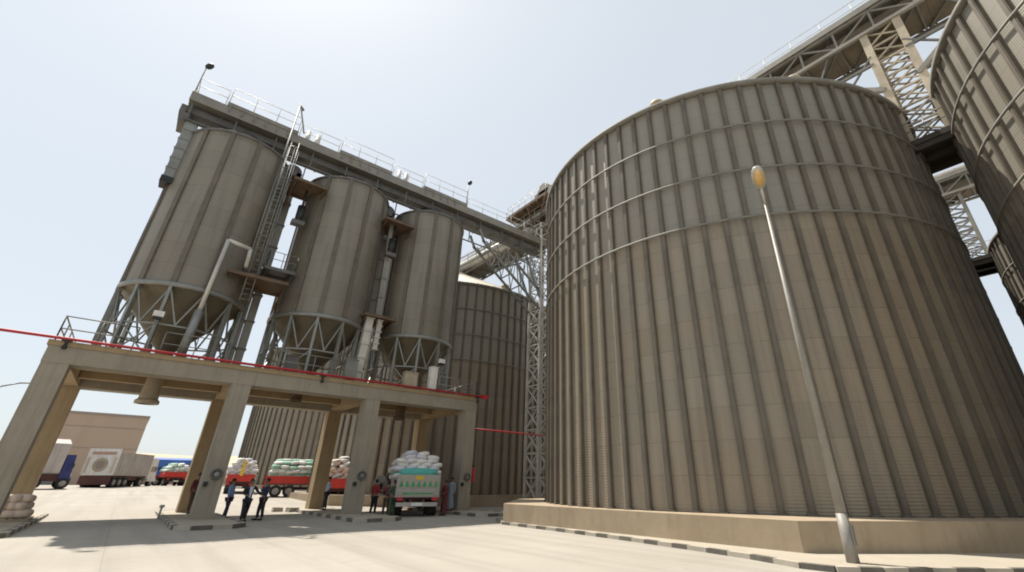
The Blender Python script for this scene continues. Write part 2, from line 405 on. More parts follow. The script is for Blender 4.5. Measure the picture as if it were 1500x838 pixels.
# bollard at the back of island 2
m_ = MB(); m_.tube((0,0,0),(0,0,.5),.05,n=10); m_.tube((0,0,.5),(0,0,.62),.12,.1,n=10)
tag(m_.build('bollard', M['steel_l'], None, (6.0,4.6,.0)), 'short pale post at the left rear of the second island', 'bollard')

# loading spouts under the deck
def spout(x, y, r0, r1, z0, mat, label):
    m_ = thing('loading_spout', label, 'spout', (x,y,HT-.22), 0, 'loading spouts hanging under the gantry deck')
    a = MB(); a.lathe([(.05,0),(r0,0),(r0,-.5),(r1*.9,z0+.25)], 20); a.build('spout_body', mat, m_)
    a = MB(); a.lathe([(r1*.9,z0+.25),(r1*1.12,z0+.15),(r1*1.12,z0),(r1*.85,z0),(r1*.85,z0+.2)], 20); a.build('spout_collar', mat, m_)
    a = MB(); a.box(-r0*1.5,r0*1.5,-r0*1.1,r0*1.1,-.1,-.02) ; a.build('flange', M['steel_d'], m_)
spout(3.85,3.9,.36,.46,-1.6,M['tan'],'large tan telescopic spout hanging in the left bay')
spout(10.75,3.9,.34,.3,-.75,M['rust'],'short dark spout hanging in the middle bay')
spout(17.55,3.9,.36,.36,-1.25,M['rust'],'red brown spout hanging over the loaded truck')

# red water pipe along the beam, and its lower branch
pz = HT+.09
t = thing('fire_water_pipe', 'long red water pipe running along the top edge of the gantry', 'pipe', (0,-.12,pz))
m_ = MB(); m_.path([(-26,0,.0),(21.9,0,0)], .065); m_.build('pipe_run', M['red'], t)
for x in (.5, 11.0, 21.35):
    m_ = MB(); m_.tube((x,0,-.02),(x,-.04,-.32),.05,n=8); m_.ell((x,-.05,-.38),(.1,.08,.1)); m_.box(x-.15,x+.15,-.05,.1,-.12,-.06); m_.build('valve', M['black'], t)
m_ = MB(); m_.cbox((21.9,0,0),(.5,.24,.24)); m_.build('end_fitting', M['red'], t)
m_ = MB(); m_.path([(21.2,.5,5.12),(28.6,1.0,5.12),(29.6,2.2,5.2)], .055); m_.path([(21.6,.4,5.0),(21.6,.4,5.12)],.05)
o = m_.build('branch_pipe', M['red']); tag(o, 'lower red pipe running from the last column to the lattice tower', 'pipe')
# fire extinguisher on the last column
t = thing('fire_extinguisher', 'red fire extinguisher hanging on the last gantry column', 'extinguisher', (21.62,.2,1.75))
m_ = MB(); m_.lathe([(.02,0),(.13,.02),(.14,.75),(.06,.92),(.03,.95)], 14); m_.build('cylinder_body', M['red'], t)
m_ = MB(); m_.box(-.05,.05,-.1,.06,.94,1.02); m_.tube((.05,0,.95),(.16,0,.5),.02,n=6); m_.build('valve', M['black'], t)
# hose reels and small switch boxes on the front columns
for i, (x, y, z, lb) in enumerate(((7.35,-.05,2.02,'second'),(14.2,-.05,2.05,'third'),(21.05,-.05,2.05,'fourth'))):
    t = thing('hose_reel', 'small round hose reel fixed on the face of the %s front column' % lb, 'hose reel', (x,y,z), 0, 'hose reels on the front columns')
    m_ = MB()
    for k in range(18):
        a0, a1 = 2*pi*k/18, 2*pi*(k+1)/18; m_.tube((.2*cos(a0),0,.2*sin(a0)),(.2*cos(a1),0,.2*sin(a1)),.05,n=7,cap=False)
    m_.build('hose', M['steel_d'], t)
    m_ = MB(); m_.tube((0,.05,0),(0,-.06,0),.1,n=12); m_.build('hub', M['steel'], t)
    m_ = MB(); m_.cbox((0,0,0),(.17,.12,.2)); m_.cbox((0,-.065,.02),(.08,.03,.06))
    tag(m_.build('switch_box', M['black'], None, (x-.32,-.06,z-.42)), 'tiny dark switch box low on the %s front column' % lb, 'switch box', 'switch boxes on the front columns')

# ------------------------------------------------------------------ hopper bins
RB, ZC, ZT = 2.838, 10.964-HT, 21.3-HT
def bin_():
    t = thing('hopper_bin', '', 'bin', (3.79,3.9,HT), 0, 'cone bottomed hopper bins on the gantry')
    a = MB(); a.lathe([(RB,ZC),(RB,ZT)], 72, a0=rad(-135)); a.build('wall', M['bin'], t)
    a = MB(); a.lathe([(RB,ZC),(.42,.95),(.38,.3),(.5,.3),(.5,.1),(.1,.1)], 48); a.build('hopper_cone', M['cone'], t)
    a = MB(); a.lathe([(RB-.02,ZT-.12),(RB+.1,ZT-.1),(RB+.1,ZT+.03),(.9,ZT+1.25),(.9,ZT+1.6),(.1,ZT+1.65)], 48); a.build('roof', M['steel_d'], t)
    a = MB(); a.lathe([(RB+.005,ZC-.14),(RB+.13,ZC-.14),(RB+.13,ZC+.1),(RB+.005,ZC+.1)], 48); a.build('base_ring', M['steel'], t)
    s_ = MB(); s_.box(-.02,.09,-.13,.13,ZC+.11,ZT-.1)
    l_ = MB(); l_.box(-.10,.12,-.07,.07,0,ZC-.14); l_.box(-.17,.19,-.17,.17,0,.04)
    for i in range(12):
        an = rad(-135+30*i)
        if i == 0: so = s_.build('stiffener', M['stiff'], t); lo = l_.build('leg', M['steel'], t)
        else:
            so = so.copy(); COL.objects.link(so); lo = lo.copy(); COL.objects.link(lo)
        for o, rr in ((so,RB),(lo,RB-.02)): o.location = (rr*cos(an),rr*sin(an),0); o.rotation_euler = (0,0,an)
    b_ = MB()
    for i in range(12):
        a0, a1 = rad(-135+30*i), rad(-105+30*i); am = (a0+a1)/2; r_ = RB
        P = lambda q, z: (r_*cos(q), r_*sin(q), z)
        rm = lambda z: (r_*cos(am)*.97, r_*sin(am)*.97, z)
        b_.beam(P(a0,ZC-.2), rm(1.75), .07); b_.beam(P(a1,ZC-.2), rm(1.75), .07)
        b_.beam(P(a0,1.7), P(a1,1.7), .08)
        if i % 3 == 0: b_.beam(P(a0,.1), P(a1,1.65), .06); b_.beam(P(a1,.1), P(a0,1.65), .06)
    b_.build('bracing', M['steel'], t)
    return t
b0 = bin_(); b0['label'] = 'leftmost and closest hopper bin at the gantry end'
dup(b0, (11.03,3.9,HT), 0, 'middle hopper bin of the three on the gantry')
dup(b0, (17.77,3.9,HT), 0, 'rightmost hopper bin beside the pale roofed silo')

# dark diagonal props and pipes under the bins
def pipe(name, label, cat, pts, r, mat, n=10, group=None):
    m_ = MB(); b_ = Vector(pts[0]); m_.path([tuple(Vector(p)-b_) for p in pts], r, n)
    for p in pts[1:-1]: m_.ell(tuple(Vector(p)-b_), (r*1.02,)*3, nu=n, nv=6)
    return tag(m_.build(name, mat, None, tuple(b_)), label, cat, group)
t = thing('dust_pipe', 'pale vertical pipe with a bent top in front of the leftmost bin', 'pipe', (4.44,.75,HT))
m_ = MB(); m_.tube((0,0,0),(.1,0,2.6),.2,n=12); m_.build('pipe_sleeve', M['steel'], t)
m_ = MB(); m_.path([(.1,0,2.6),(.23,0,6.9),(1.37,0,6.7),(1.43,.0,5.55)],.11,10); m_.build('pipe_run', M['steel_l'], t)
def floodlight(loc, label, rz=0):
    t = thing('floodlight', label, 'floodlight', loc, rz, 'floodlights on the gantry deck')
    m_ = MB(); m_.cbox((0,0,0),(.42,.2,.3)); m_.build('housing', M['white'], t)
    m_ = MB(); m_.cbox((0,-.02,-.2),(.38,.24,.12)); m_.build('lamp_front', M['black'], t)
    m_ = MB(); m_.tube((0,.12,0),(0,.12,-(loc[2]-HT)),.03,n=6); m_.build('bracket_post', M['steel'], t)
floodlight((3.04,.35,9.08),'white boxed floodlight in front of the leftmost bin cone')
floodlight((18.59,.5,9.34),'pale floodlight on a post in front of the rightmost bin cone')
# deck clutter: control cabinets and pumps seen against the bins
def cabinet(x, y, dx, dy, dz, mat, label):
    t = thing('control_cabinet', label, 'cabinet', (x,y,HT), 0, 'control cabinets on the gantry deck')
    m_ = MB(); m_.box(-dx/2,dx/2,-dy/2,dy/2,.12,dz); m_.box(-dx/2-.03,dx/2+.03,-dy/2-.05,dy/2+.03,dz,dz+.05); m_.build('housing', mat, t)
    m_ = MB(); m_.box(-dx/2+.05,dx/2-.05,-dy/2-.022,-dy/2,.2,dz-.06); m_.build('door', mat, t)
    m_ = MB()
    for sx_ in (-1,1):
        for sy_ in (-1,1): m_.box(sx_*dx*.4-.03,sx_*dx*.4+.03,sy_*dy*.4-.03,sy_*dy*.4+.03,0,.12)
    m_.build('feet', M['steel_d'], t)
cabinet(12.6,.55,.7,.4,1.3,M['steel'],'grey cabinet on the deck left of the pale duct')
cabinet(16.5,.6,.9,.4,1.1,M['tan'],'tan cabinet on the deck under the rightmost bin')
cabinet(18.1,.6,.5,.4,1.7,M['white'],'pale cabinet with red top trim on the deck near its right end')
cabinet(9.4,.7,.6,.4,1.0,M['steel_d'],'dark cabinet on the deck under the middle bin')

# bucket elevators / ladders between the bins
def elevator(x, label, ztop, y=3.2):
    t = thing('bucket_elevator', label, 'elevator', (x,y,HT), 0, 'bucket elevators between the hopper bins')
    for dx in (-.24,.24):
        m_ = MB(); m_.box(dx-.21,dx+.21,-.25,.25,0,ztop-HT); m_.build('elevator_leg', M['casing'], t)
    for k in range(1,8):
        m_ = MB(); m_.box(-.5,.5,-.3,.3,k*(ztop-HT)/8-.05,k*(ztop-HT)/8+.05); m_.build('flange', M['steel_d'], t)
    m_ = MB(); m_.box(-.6,.6,-.4,.4,ztop-HT,ztop-HT+.9); m_.tube((0,-.4,ztop-HT+.9),(0,.4,ztop-HT+.9),.55,n=16); m_.build('head', M['steel_d'], t)
    m_ = MB(); m_.tube((0,-.4,ztop-HT+.4),(0,-1.0,ztop-HT+.4),.2,n=12); m_.build('motor', M['steel_d'], t)
elevator(6.95,'grey elevator legs between the leftmost and middle bins',21.0,4.3)
elevator(14.1,'grey elevator legs between the middle and rightmost bins',20.6,4.3)
def duct(x0,z0,x1,z1,y,wd,mat,label):
    t = thing('square_duct', label, 'duct', (x0,y,z0), 0, 'square ducts between the bins')
    m_ = MB(); m_.beam((0,0,0),(x1-x0,0,z1-z0),wd,wd); m_.build('casing', mat, t)
    m_ = MB(); n_ = 5
    for k in range(n_+1):
        p = Vector((0,0,0)).lerp(Vector((x1-x0,0,z1-z0)), k/n_); m_.cbox(tuple(p),(wd+.12,wd+.12,.07))
    m_.build('flange', mat, t)
duct(13.35,HT,13.5,11.6,1.6,.46,M['steel_l'],'pale square duct standing on the deck between middle and rightmost bins')
duct(14.15,9.6,14.2,11.6,1.6,.3,M['steel_l'],'shorter pale duct hanging under the brown platform')
duct(14.15,12.0,14.0,19.3,2.2,.3,M['casing'],'slim tan duct rising above the brown platform')
def platform(x0,x1,y0,y1,z,mat,label,railh=1.0,props=True,rails=True):
    t = thing('service_platform', label, 'platform', (x0,y0,z), 0, 'service platforms between the bins')
    m_ = MB(); m_.box(0,x1-x0,0,y1-y0,-.07,0)
    for q in (0,x1-x0): m_.beam((q,0,-.14),(q,y1-y0,-.14),.1,.16)
    for q in (0,y1-y0): m_.beam((0,q,-.145),(x1-x0,q,-.145),.1,.15)
    m_.build('grating', mat, t)
    if props:
        m_ = MB()
        for q in (.1,x1-x0-.1):
            m_.beam((q,.1,-.2),(q,y1-y0,-1.2),.08); m_.beam((q,y1-y0,-.1),(q,y1-y0,-1.3),.08)
        m_.build('bracket', mat, t)
    if rails:
        m_ = MB(); rail(m_, [(0,y1-y0,0),(0,0,0),(x1-x0,0,0),(x1-x0,y1-y0,0)], railh, 1.); m_.build('handrail', M['steel'], t)
platform(5.2,8.2,1.0,3.4,12.5,M['rust'],'brown platform between the leftmost and middle bins at half height',rails=False)
platform(6.9,8.5,1.9,3.4,13.6,M['steel_d'],'small dark railed landing just above the brown left platform')
platform(6.9,8.9,1.2,3.6,19.9,M['rust'],'high platform between the tops of the leftmost and middle bins',rails=False)
platform(13.2,15.4,1.2,3.6,19.4,M['rust'],'high platform between the tops of the middle and rightmost bins',rails=False)
platform(13.0,15.1,1.1,3.4,11.85,M['rust'],'brown platform above the pale duct',rails=False)
def motor(x,y,z,label):
    t = thing('drive_motor', label, 'motor', (x,y,z), 0, 'dark drive motors under the high platforms')
    m_ = MB(); m_.tube((0,0,-.75),(0,0,.5),.24,n=14); m_.build('motor_body', M['black'], t)
    m_ = MB(); m_.cbox((0,0,-.8),(.75,.5,.3)); m_.build('gearbox', M['steel_d'], t)
    m_ = MB(); m_.tube((0,0,.5),(0,0,1.8),.07,n=8); m_.build('hanger', M['black'], t)
motor(7.9,2.2,17.9,'dark motor hanging under the high left platform'); motor(14.2,2.0,17.6,'dark motor hanging under the high right platform')
# caged ladder hugging the leftmost bin and the hoist frame over it
t = thing('caged_ladder', 'tall caged ladder on the right flank of the leftmost bin', 'ladder', (6.35,1.55,12.5))
m_ = MB()
for dx in (-.22,.22): m_.tube((dx,0,-1.5),(dx,0,10.2),.035,n=6)
m_.build('rail', M['steel'], t)
m_ = MB()
for k in range(36): m_.tube((-.22,0,-1.4+k*.32),(.22,0,-1.4+k*.32),.018,n=5)
m_.build('rungs', M['steel'], t)
m_ = MB()
for k in range(11):
    z = .8+k*.85
    for q in range(6):
        a0, a1 = pi+q*pi/6, pi+(q+1)*pi/6; m_.tube((.36*cos(a0),.7*sin(a0),z),(.36*cos(a1),.7*sin(a1),z),.022,n=5)
for q in (1,3,5):
    a0 = pi+q*pi/6; m_.tube((.36*cos(a0),.7*sin(a0),.8),(.36*cos(a0),.7*sin(a0),9.4),.02,n=5)
m_.build('cage', M['steel'], t)
t = thing('hoist_frame', 'slim A shaped hoist frame rising above the bin conveyor', 'hoist', (5.95,2.2,12.8))
m_ = MB(); m_.tube((0,-.5,0),(0,0,13.6),.06,n=6); m_.build('mast', M['steel'], t)
m_ = MB(); m_.tube((0,0,13.6),(.75,0,11.3),.05,n=6); m_.build('stay', M['steel'], t)
m_ = MB(); m_.tube((0,0,13.5),(.28,0,13.2),.09,n=8); m_.build('pulley', M['steel_d'], t)
# stepped filter housing at the left end
t = thing('filter_housing', 'stepped grey filter box on the upper left flank of the leftmost bin', 'filter', (.82,3.2,17.6))
m_ = MB()
for k in range(6):
    m_.box(-.16-.02*k,.3,-.3,.3,.15+k*.72,.15+(k+1)*.72-.03); m_.box(-.22-.02*k,.34,-.34,.34,(k+1)*.72+.12,(k+1)*.72+.15)
m_.build('housing', M['steel'], t)
m_ = MB(); m_.box(-.2,.6,-.5,.5,-.25,.15); m_.build('outlet', M['black'], t)
m_ = MB(); m_.tube((.15,0,-.2),(.15,0,-9.8),.07,n=8); m_.build('drain_pipe', M['steel_d'], t)

# ------------------------------------------------------------------ bin conveyor (along x)
CY = 3.6
t = thing('bin_conveyor', 'long conveyor gallery with walkway running over the three hopper bins', 'conveyor', (0,CY,22.3))
m_ = MB(); m_.box(.3,30.2,-.45,.75,.5,.95)
for k in range(20): m_.box(.5+k*1.55,.58+k*1.55,-.5,.8,.45,1.0)
m_.build('trough_casing', M['steel_d'], t)
m_ = MB(); m_.box(.25,30.3,-.95,1.35,1.15,1.23); m_.box(.25,30.3,-1.02,-.95,1.08,1.75); m_.box(.25,30.3,1.35,1.42,1.08,1.75); m_.build('walkway', M['casing'], t)
for a, b_ in ((2.1,6.4),(9.3,13.4),(16.2,20.4)):
    m_ = MB(); m_.box(a,b_,-1.06,1.45,1.75,2.05); 
    for q in range(int((b_-a)/.7)): m_.box(a+.2+q*.7,a+.26+q*.7,-1.1,-1.05,1.3,2.0)
    m_.build('raised_deck', M['casing'], t)
m_ = MB()
for y in (-.95,1.35):
    rail(m_, [(.35,y,1.75),(2.0,y,1.75)], 1.25, 1.5); rail(m_, [(2.15,y,2.05),(6.35,y,2.05)], 1.3, 1.4); rail(m_, [(6.5,y,1.75),(9.2,y,1.75)], 1.15, 1.4)
    rail(m_, [(9.35,y,2.05),(13.35,y,2.05)], 1.3, 1.4); rail(m_, [(13.5,y,1.75),(16.1,y,1.75)], 1.15, 1.4); rail(m_, [(16.25,y,2.05),(20.35,y,2.05)], 1.3,1.4); rail(m_, [(20.5,y,1.75),(30.2,y,1.75)], 1.1,1.5)
rail(m_, [(.35,-.95,1.75),(.35,1.35,1.75)], 1.25, 1.1)
m_.build('handrail', M['steel_l'], t)
m_ = MB()
for y in (-.8,1.1):
    m_.beam((.4,y,-.3),(30.2,y,-.3),.09)
    k = 0
    x = .5
    while x < 29:
        m_.beam((x,y,-.3),(x,y,.95),.07); x += 2.4; k += 1
m_.build('truss', M['steel_d'], t)
for x in (7.1, 7.75, 14.2, 14.8):
    m_ = MB(); m_.tube((x,-.3,1.3),(x,-.3,2.95),.17,n=12); m_.box(x-.25,x+.25,-.55,-.05,1.25,1.5); m_.build('gear_motor', M['steel_l'], t)
for x in (3.79,11.03,17.77):
    m_ = MB(); m_.hull8([(x-.5,-.5,.06),(x+.5,-.5,.06),(x+.5,.6,.06),(x-.5,.6,.06),(x-.3,-.3,-.9),(x+.3,-.3,-.9),(x+.3,.5,-.9),(x-.3,.5,-.9)][4:]+[(x-.5,-.5,.06),(x+.5,-.5,.06),(x+.5,.6,.06),(x-.5,.6,.06)]); m_.build('drop_chute', M['steel'], t)
m_ = MB(); m_.box(.15,.6,-.6,.8,-.45,.3); m_.box(.0,.3,-.5,.7,.3,.9); m_.build('tail_box', M['steel_d'], t)
def flood2(x, y, z, hgt, label):
    t = thing('area_light', label, 'light', (x,y,z), 0, 'dark lights on the conveyor handrail')
    m_ = MB(); m_.tube((0,0,0),(0,0,hgt),.035,n=6); m_.build('pole', M['steel'], t)
    m_ = MB(); m_.ell((.12,0,hgt+.12),(.2,.16,.3),Matrix.Rotation(.5,3,'Y')); m_.build('lamp_head', M['black'], t)
flood2(.35,2.65,24.05,2.3,'dark light on a pole at the left end of the bin conveyor')
flood2(20.4,2.65,24.05,2.6,'dark light on a pole near the right end of the bin conveyor')

# ------------------------------------------------------------------ lattice towers
def tower(x, y, hw, z0, z1, nb, label, mat, legw=.16, hy=None):
    hy = hy or hw
    t = thing('lattice_tower', label, 'tower', (x,y,z0), 0, 'lattice support towers')
    C4 = [(-hw,-hy),(hw,-hy),(hw,hy),(-hw,hy)]; hh = z1-z0
    for cx, cy in C4:
        m_ = MB(); m_.box(cx-legw/2,cx+legw/2,cy-legw/2,cy+legw/2,0,hh); m_.box(cx-.25,cx+.25,cy-.25,cy+.25,0,.06); m_.build('leg', mat, t)
    for i in range(4):
        a, b_ = C4[i], C4[(i+1)%4]; m_ = MB()
        for k in range(nb):
            za, zb = k*hh/nb, (k+1)*hh/nb
            m_.beam((*a,za+.1),(*b_,zb),.085); m_.beam((*b_,za+.1),(*a,zb),.075); m_.beam((*a,zb),(*b_,zb),.1)
        m_.build('lattice_panel', mat, t)
    return t
tower(30.05,3.5,.85,.3,26.0,14,'pale lattice tower left of the nearest silo carrying both conveyors',M['steel_l'])
tower(30.5,-27.4,1.1,17.2,25.4,7,'lattice tower standing between the rims of the nearest and corner silos',M['tan'],.38,.8)
tower(54.8,-26.0,1.0,19.0,25.5,7,'farther lattice tower seen low in the gap at the right',M['casing'],.25,.8)

# struts fanning from the junction tower to the bin conveyor
t = thing('conveyor_strut_frame', 'fan of steel struts bracing the bin conveyor against the pale lattice tower', 'struts', (29.2,3.5,14))
for y in (-.8,.8):
    for (x0,z0,x1,z1) in ((0,2.5,-6.8,7.4),(0,4.2,-4.3,7.4),(-1.8,7.5,0,3.6),(-4.2,5.9,-1.2,7.5),(-6.6,7.2,-7.2,8.4)):
        m_ = MB(); m_.beam((x0,y,z0),(x1,y,z1),.17); m_.build('strut', M['steel'], t)
m_ = MB()
for k in range(5):
    x = -1.2-k*1.15; zc = 7.45-0*k; zl = 2.6+ (1.2+k*1.15)*.72
    for y in (-.8,.8): m_.beam((x,y,zl+.1),(x-.6,y,zc),.08); m_.beam((x,y,zl+.1),(x+.5,y,zc),.07)
    m_.beam((x,-.8,zl),(x,.8,zl),.09)
for k in range(4): m_.beam((0,-.8,3+k),(-.2-k*.9,-.8,7.2),.06)
m_.build('lacing', M['steel'], t)

# ------------------------------------------------------------------ row conveyor galleries (along y)
def gallery(x, y0, y1, z, label):
    t = thing('conveyor_gallery', label, 'conveyor', (x,y0,z), 0, 'high conveyor galleries over the silo rows')
    Ln = y1-y0
    m_ = MB(); m_.box(-.5,.5,0,Ln,-.05,.85)
    for k in range(int(Ln/2.4)): m_.box(-.56,.56,.3+k*2.4,.4+k*2.4,-.1,.9)
    m_.build('trough_casing', M['tan'], t)
    m_ = MB(); m_.box(-1.45,1.45,0,Ln,-.17,-.09); m_.box(-1.52,-1.45,0,Ln,-.25,.15); m_.box(1.45,1.52,0,Ln,-.25,.15)
    for k in range(int(Ln/1.2)): m_.box(-1.4,1.4,.2+k*1.2,.3+k*1.2,-.3,-.17)
    m_.build('walkway', M['casing'], t)
    m_ = MB(); rail(m_, [(-1.4,0,-.1),(-1.4,Ln,-.1)], 1.1, 1.8); rail(m_, [(1.4,0,-.1),(1.4,Ln,-.1)], 1.1, 1.8); m_.build('handrail', M['steel_l'], t)
    for sx_ in (-1.3,1.3):
        m_ = MB(); m_.beam((sx_,0,-1.75),(sx_,Ln,-1.75),.2); m_.beam((sx_,0,-.32),(sx_,Ln,-.32),.2)
        n_ = int(Ln/1.9)
        for k in range(n_):
            a, b_ = k*Ln/n_, (k+1)*Ln/n_
            m_.beam((sx_,a,-.35),(sx_,a,-1.72),.11); m_.beam((sx_,a,-1.72 if k%2 else -.35),(sx_,b_,-.35 if k%2 else -1.72),.1)
        m_.build('side_truss', M['casing'], t)
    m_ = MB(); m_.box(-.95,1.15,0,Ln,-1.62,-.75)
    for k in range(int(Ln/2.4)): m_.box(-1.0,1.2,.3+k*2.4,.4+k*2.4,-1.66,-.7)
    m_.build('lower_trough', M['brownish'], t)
    m_ = MB(); n_ = int(Ln/1.9)
    for k in range(n_):
        a, b_ = k*Ln/n_, (k+1)*Ln/n_
        m_.beam((-1.3,a,-1.75),(1.3,a,-1.75),.1); m_.beam((-1.3,a,-1.75),(1.3,b_,-1.75),.08)
    m_.build('bottom_bracing', M['steel_d'], t)
    return t
gallery(30.5,-66,27,27.1,'high conveyor gallery crossing the upper right sky above the nearest silo')
gallery(54.8,-66,20,27.4,'second row gallery glimpsed in the right gap behind the nearest silo')
# raking struts from the right tower to the gallery
t = thing('raking_strut_frame', 'pair of raking struts spreading from the right tower up to the high gallery', 'struts', (30.5,-27.3,20))
for sx_ in (-1.25,1.25):
    for sy_ in (-1,1):
        m_ = MB(); m_.beam((sx_,sy_*.75,1.0),(sx_,sy_*6.2,5.2),.24); m_.build('strut', M['casing'], t)
        m_ = MB(); m_.beam((sx_,sy_*.75,3.0),(sx_,sy_*3.8,3.0),.14); m_.beam((sx_,sy_*3.8,3.0),(sx_,sy_*2.6,5.2),.1); m_.beam((sx_,sy_*2.2,2.1),(sx_,sy_*.75,3.6),.1); m_.build('lacing', M['steel_d'], t)
# platforms bridging silos at the tower
for i, (z, wd, lb) in enumerate(((17.2,1.5,'dark platform under the right tower bridging the two silo rims'),(19.0,1.9,'farther dark platform low in the right gap under the second tower'))):
    t = thing('tower_landing', lb, 'platform', ((30.5,54.8)[i],(-27.4,-26.2)[i],z), 0, 'platforms under the right towers')
    m_ = MB(); m_.box(-wd,wd,-1.35,1.35,-.3,0)
    for q in (-wd+.2,0,wd-.2): m_.box(q-.12,q+.12,-1.1,1.1,-.6,-.3)
    m_.build('grating', M['darkbrown'], t)
    m_ = MB(); rail(m_, [(-wd,-1.3,0),(wd,-1.3,0),(wd,1.3,0),(-wd,1.3,0),(-wd,-1.3,0)], 1.1, 1.2); m_.build('handrail', M['steel'], t)
# head house platform at the junction, left of the nearest silo rim
t = thing('head_platform', 'railed head platform peeking out behind the left rim of the nearest silo', 'platform', (30.0,4.0,28.6))
m_ = MB(); m_.box(-1.7,1.9,-3,3.8,-.3,0)
for k in range(6): m_.beam((-1.7,-2.8+k*1.25,-.4),(1.9,-2.8+k*1.25,-.4),.12,.2)
for y in (-3,0,3.8): m_.beam((-1.7,y,-.3),(-.85,y*.3,-2.6),.14)
m_.build('grating', M['rust'], t)
m_ = MB(); rail(m_, [(-1.7,-3,0),(-1.7,3.8,0),(1.9,3.8,0)], 1.1, 1.2); m_.build('handrail', M['steel_l'], t)
m_ = MB(); m_.box(-.6,1.0,-2.6,.2,0,1.6); m_.tube((-.6,-1.2,1.6),(1.0,-1.2,1.6),.9,n=16); m_.build('elevator_head', M['casing'], t)
# inclined enclosed conveyor
t = thing('inclined_conveyor', 'pale tubular conveyor slanting behind the rightmost bin towards the tower', 'conveyor', (28.9,22.9,26.6))
a = Vector((0,0,0)); b_ = Vector((.4,-18.3,-.9))
m_ = MB(); m_.tube(a,b_,.62,n=18); 
m_.build('tube_casing', M['steel_l'], t)
m_ = MB(); m_.beam(a+Vector((-.8,0,-.4)), b_+Vector((-.8,0,-.4)),.14); m_.beam(a+Vector((-.8,0,.7)), b_+Vector((-.8,0,.7)),.1)
for k in range(11):
    p = a.lerp(b_,k/10); m_.beam(p+Vector((-.8,0,-.4)),p+Vector((-.8,0,.7)),.06)
m_.build('side_rail', M['casing'], t)
m_ = MB(); m_.tube((-.9,-1.2,-.9),(.9,-1.2,-.9),.7,n=18); m_.build('tail_drum', M['steel_d'], t)

# ------------------------------------------------------------------ aeration fans at the second silo
for i,(x,y) in enumerate(((19.4,9.6),(20.6,7.0))):
    t = thing('aeration_fan', ('dark fan unit at the foot of the pale roofed silo','second dark fan nearer the lattice tower')[i], 'fan', (x,y,.84), rad(35+15*i), 'aeration fans beside the silo')
    m_ = MB(); m_.tube((-.3,0,.75),(.3,0,.75),.62,n=20); m_.box(-.5,.5,-.6,.6,0,.14); m_.build('fan_housing', M['steel_d'], t)
    m_ = MB(); m_.hull8([(.2,-.4,.35),(1.7,-.25,.3),(1.7,.25,.3),(.2,.4,.35),(.2,-.4,1.1),(1.7,-.25,.8),(1.7,.25,.8),(.2,.4,1.1)]); m_.build('air_duct', M['steel_d'], t)
    m_ = MB(); m_.tube((-.75,0,.6),(-.3,0,.6),.24,n=12); m_.build('motor', M['black'], t)

# ------------------------------------------------------------------ kerb and pavement in front of the plinth
kp = [(19.3,-6.2),(17.9,-8.7),(17.75,-12.6),(17.45,-16.2),(17.1,-19.1),(16.75,-21.2),(16.3,-22.6),(16.35,-23.3),(17.0,-24.0),(18.2,-25.0),(20.5,-27.0),(25,-30.8),(34,-38)]
pv = MB(); inner = [(20.3,-6.2),(18.9,-8.7),(18.9,-12.6),(18.9,-16.2),(18.9,-19.1),(18.9,-21),(19,-22),(19.3,-22.6),(20,-23),(21,-23.8),(23,-25.4),(27,-27),(34,-30)]
for a, b_ in zip(kp, inner): pv.v += [(*a,.10),(*b_,.10)]
for i in range(len(kp)-1): pv.face([2*i,2*i+2,2*i+3,2*i+1])
tag(pv.build('pavement', M['kerbpave']), kind='structure')
kb = MB(); k = 0; pts = [Vector((*p,0)) for p in kp]; 
for a, b_ in zip(pts, pts[1:]):
    n_ = max(1, round((b_-a).length/.62))
    for i in range(n_):
        kb.cur = (0,1,0)[k%2]; k += 1
        p, q = a.lerp(b_, i/n_), a.lerp(b_, (i+.985)/n_)
        kb.beam(p+Vector((0,0,-.01)), q+Vector((0,0,-.01)), .17, .25)
tag(kb.build('kerb', [M['kerbwhite'],M['kerbblack']]), kind='structure')

# ------------------------------------------------------------------ tall lamp post
t = thing('lamp_post', 'tall pale grey lamp post standing before the nearest silo', 'lamp post', (17.32,-23.34,0.0))
m_ = MB(); m_.tube((0,0,0),(0,0,1.1),.14,.125,n=20); m_.tube((0,0,1.1),(0,0,10.0),.112,.045,n=20); m_.build('pole', M['polesteel'], t)
m_ = MB(); m_.box(-.25,.25,-.25,.25,-.02,.03)
for a in ((-.2,-.2),(.2,-.2),(.2,.2),(-.2,.2)): m_.tube((*a,.03),(*a,.1),.025,n=6)
m_.build('base_plate', M['steel_d'], t)
m_ = MB(); m_.box(-.06,.06,-.165,-.13,.45,.85); m_.build('access_door', M['steel'], t)
dirn = (Vector((3.98,-28.06))-Vector((17.32,-23.34))).normalized()
m_ = MB(); m_.tube((0,0,9.95),(dirn.x*.5,dirn.y*.5,10.35),.045,.04,n=10); m_.build('arm', M['steel_l'], t)
lh = bpy.data.objects.new('lamp_head', None)
Rz = Matrix.Rotation(math.atan2(dirn.y,dirn.x),3,'Z') @ Matrix.Rotation(-.22,3,'Y')
hp = Vector((dirn.x*.85,dirn.y*.85,10.47))
m_ = MB(); m_.ell(tuple(hp),(.5,.19,.12),Rz,14,8,.8); lh = m_.build('lamp_head', M['steel_l'], t)
m_ = MB(); m_.ell(tuple(hp+Rz@Vector((.04,0,-.07))),(.38,.165,.13),Rz,14,8); m_.build('refractor', M['lens'], lh)

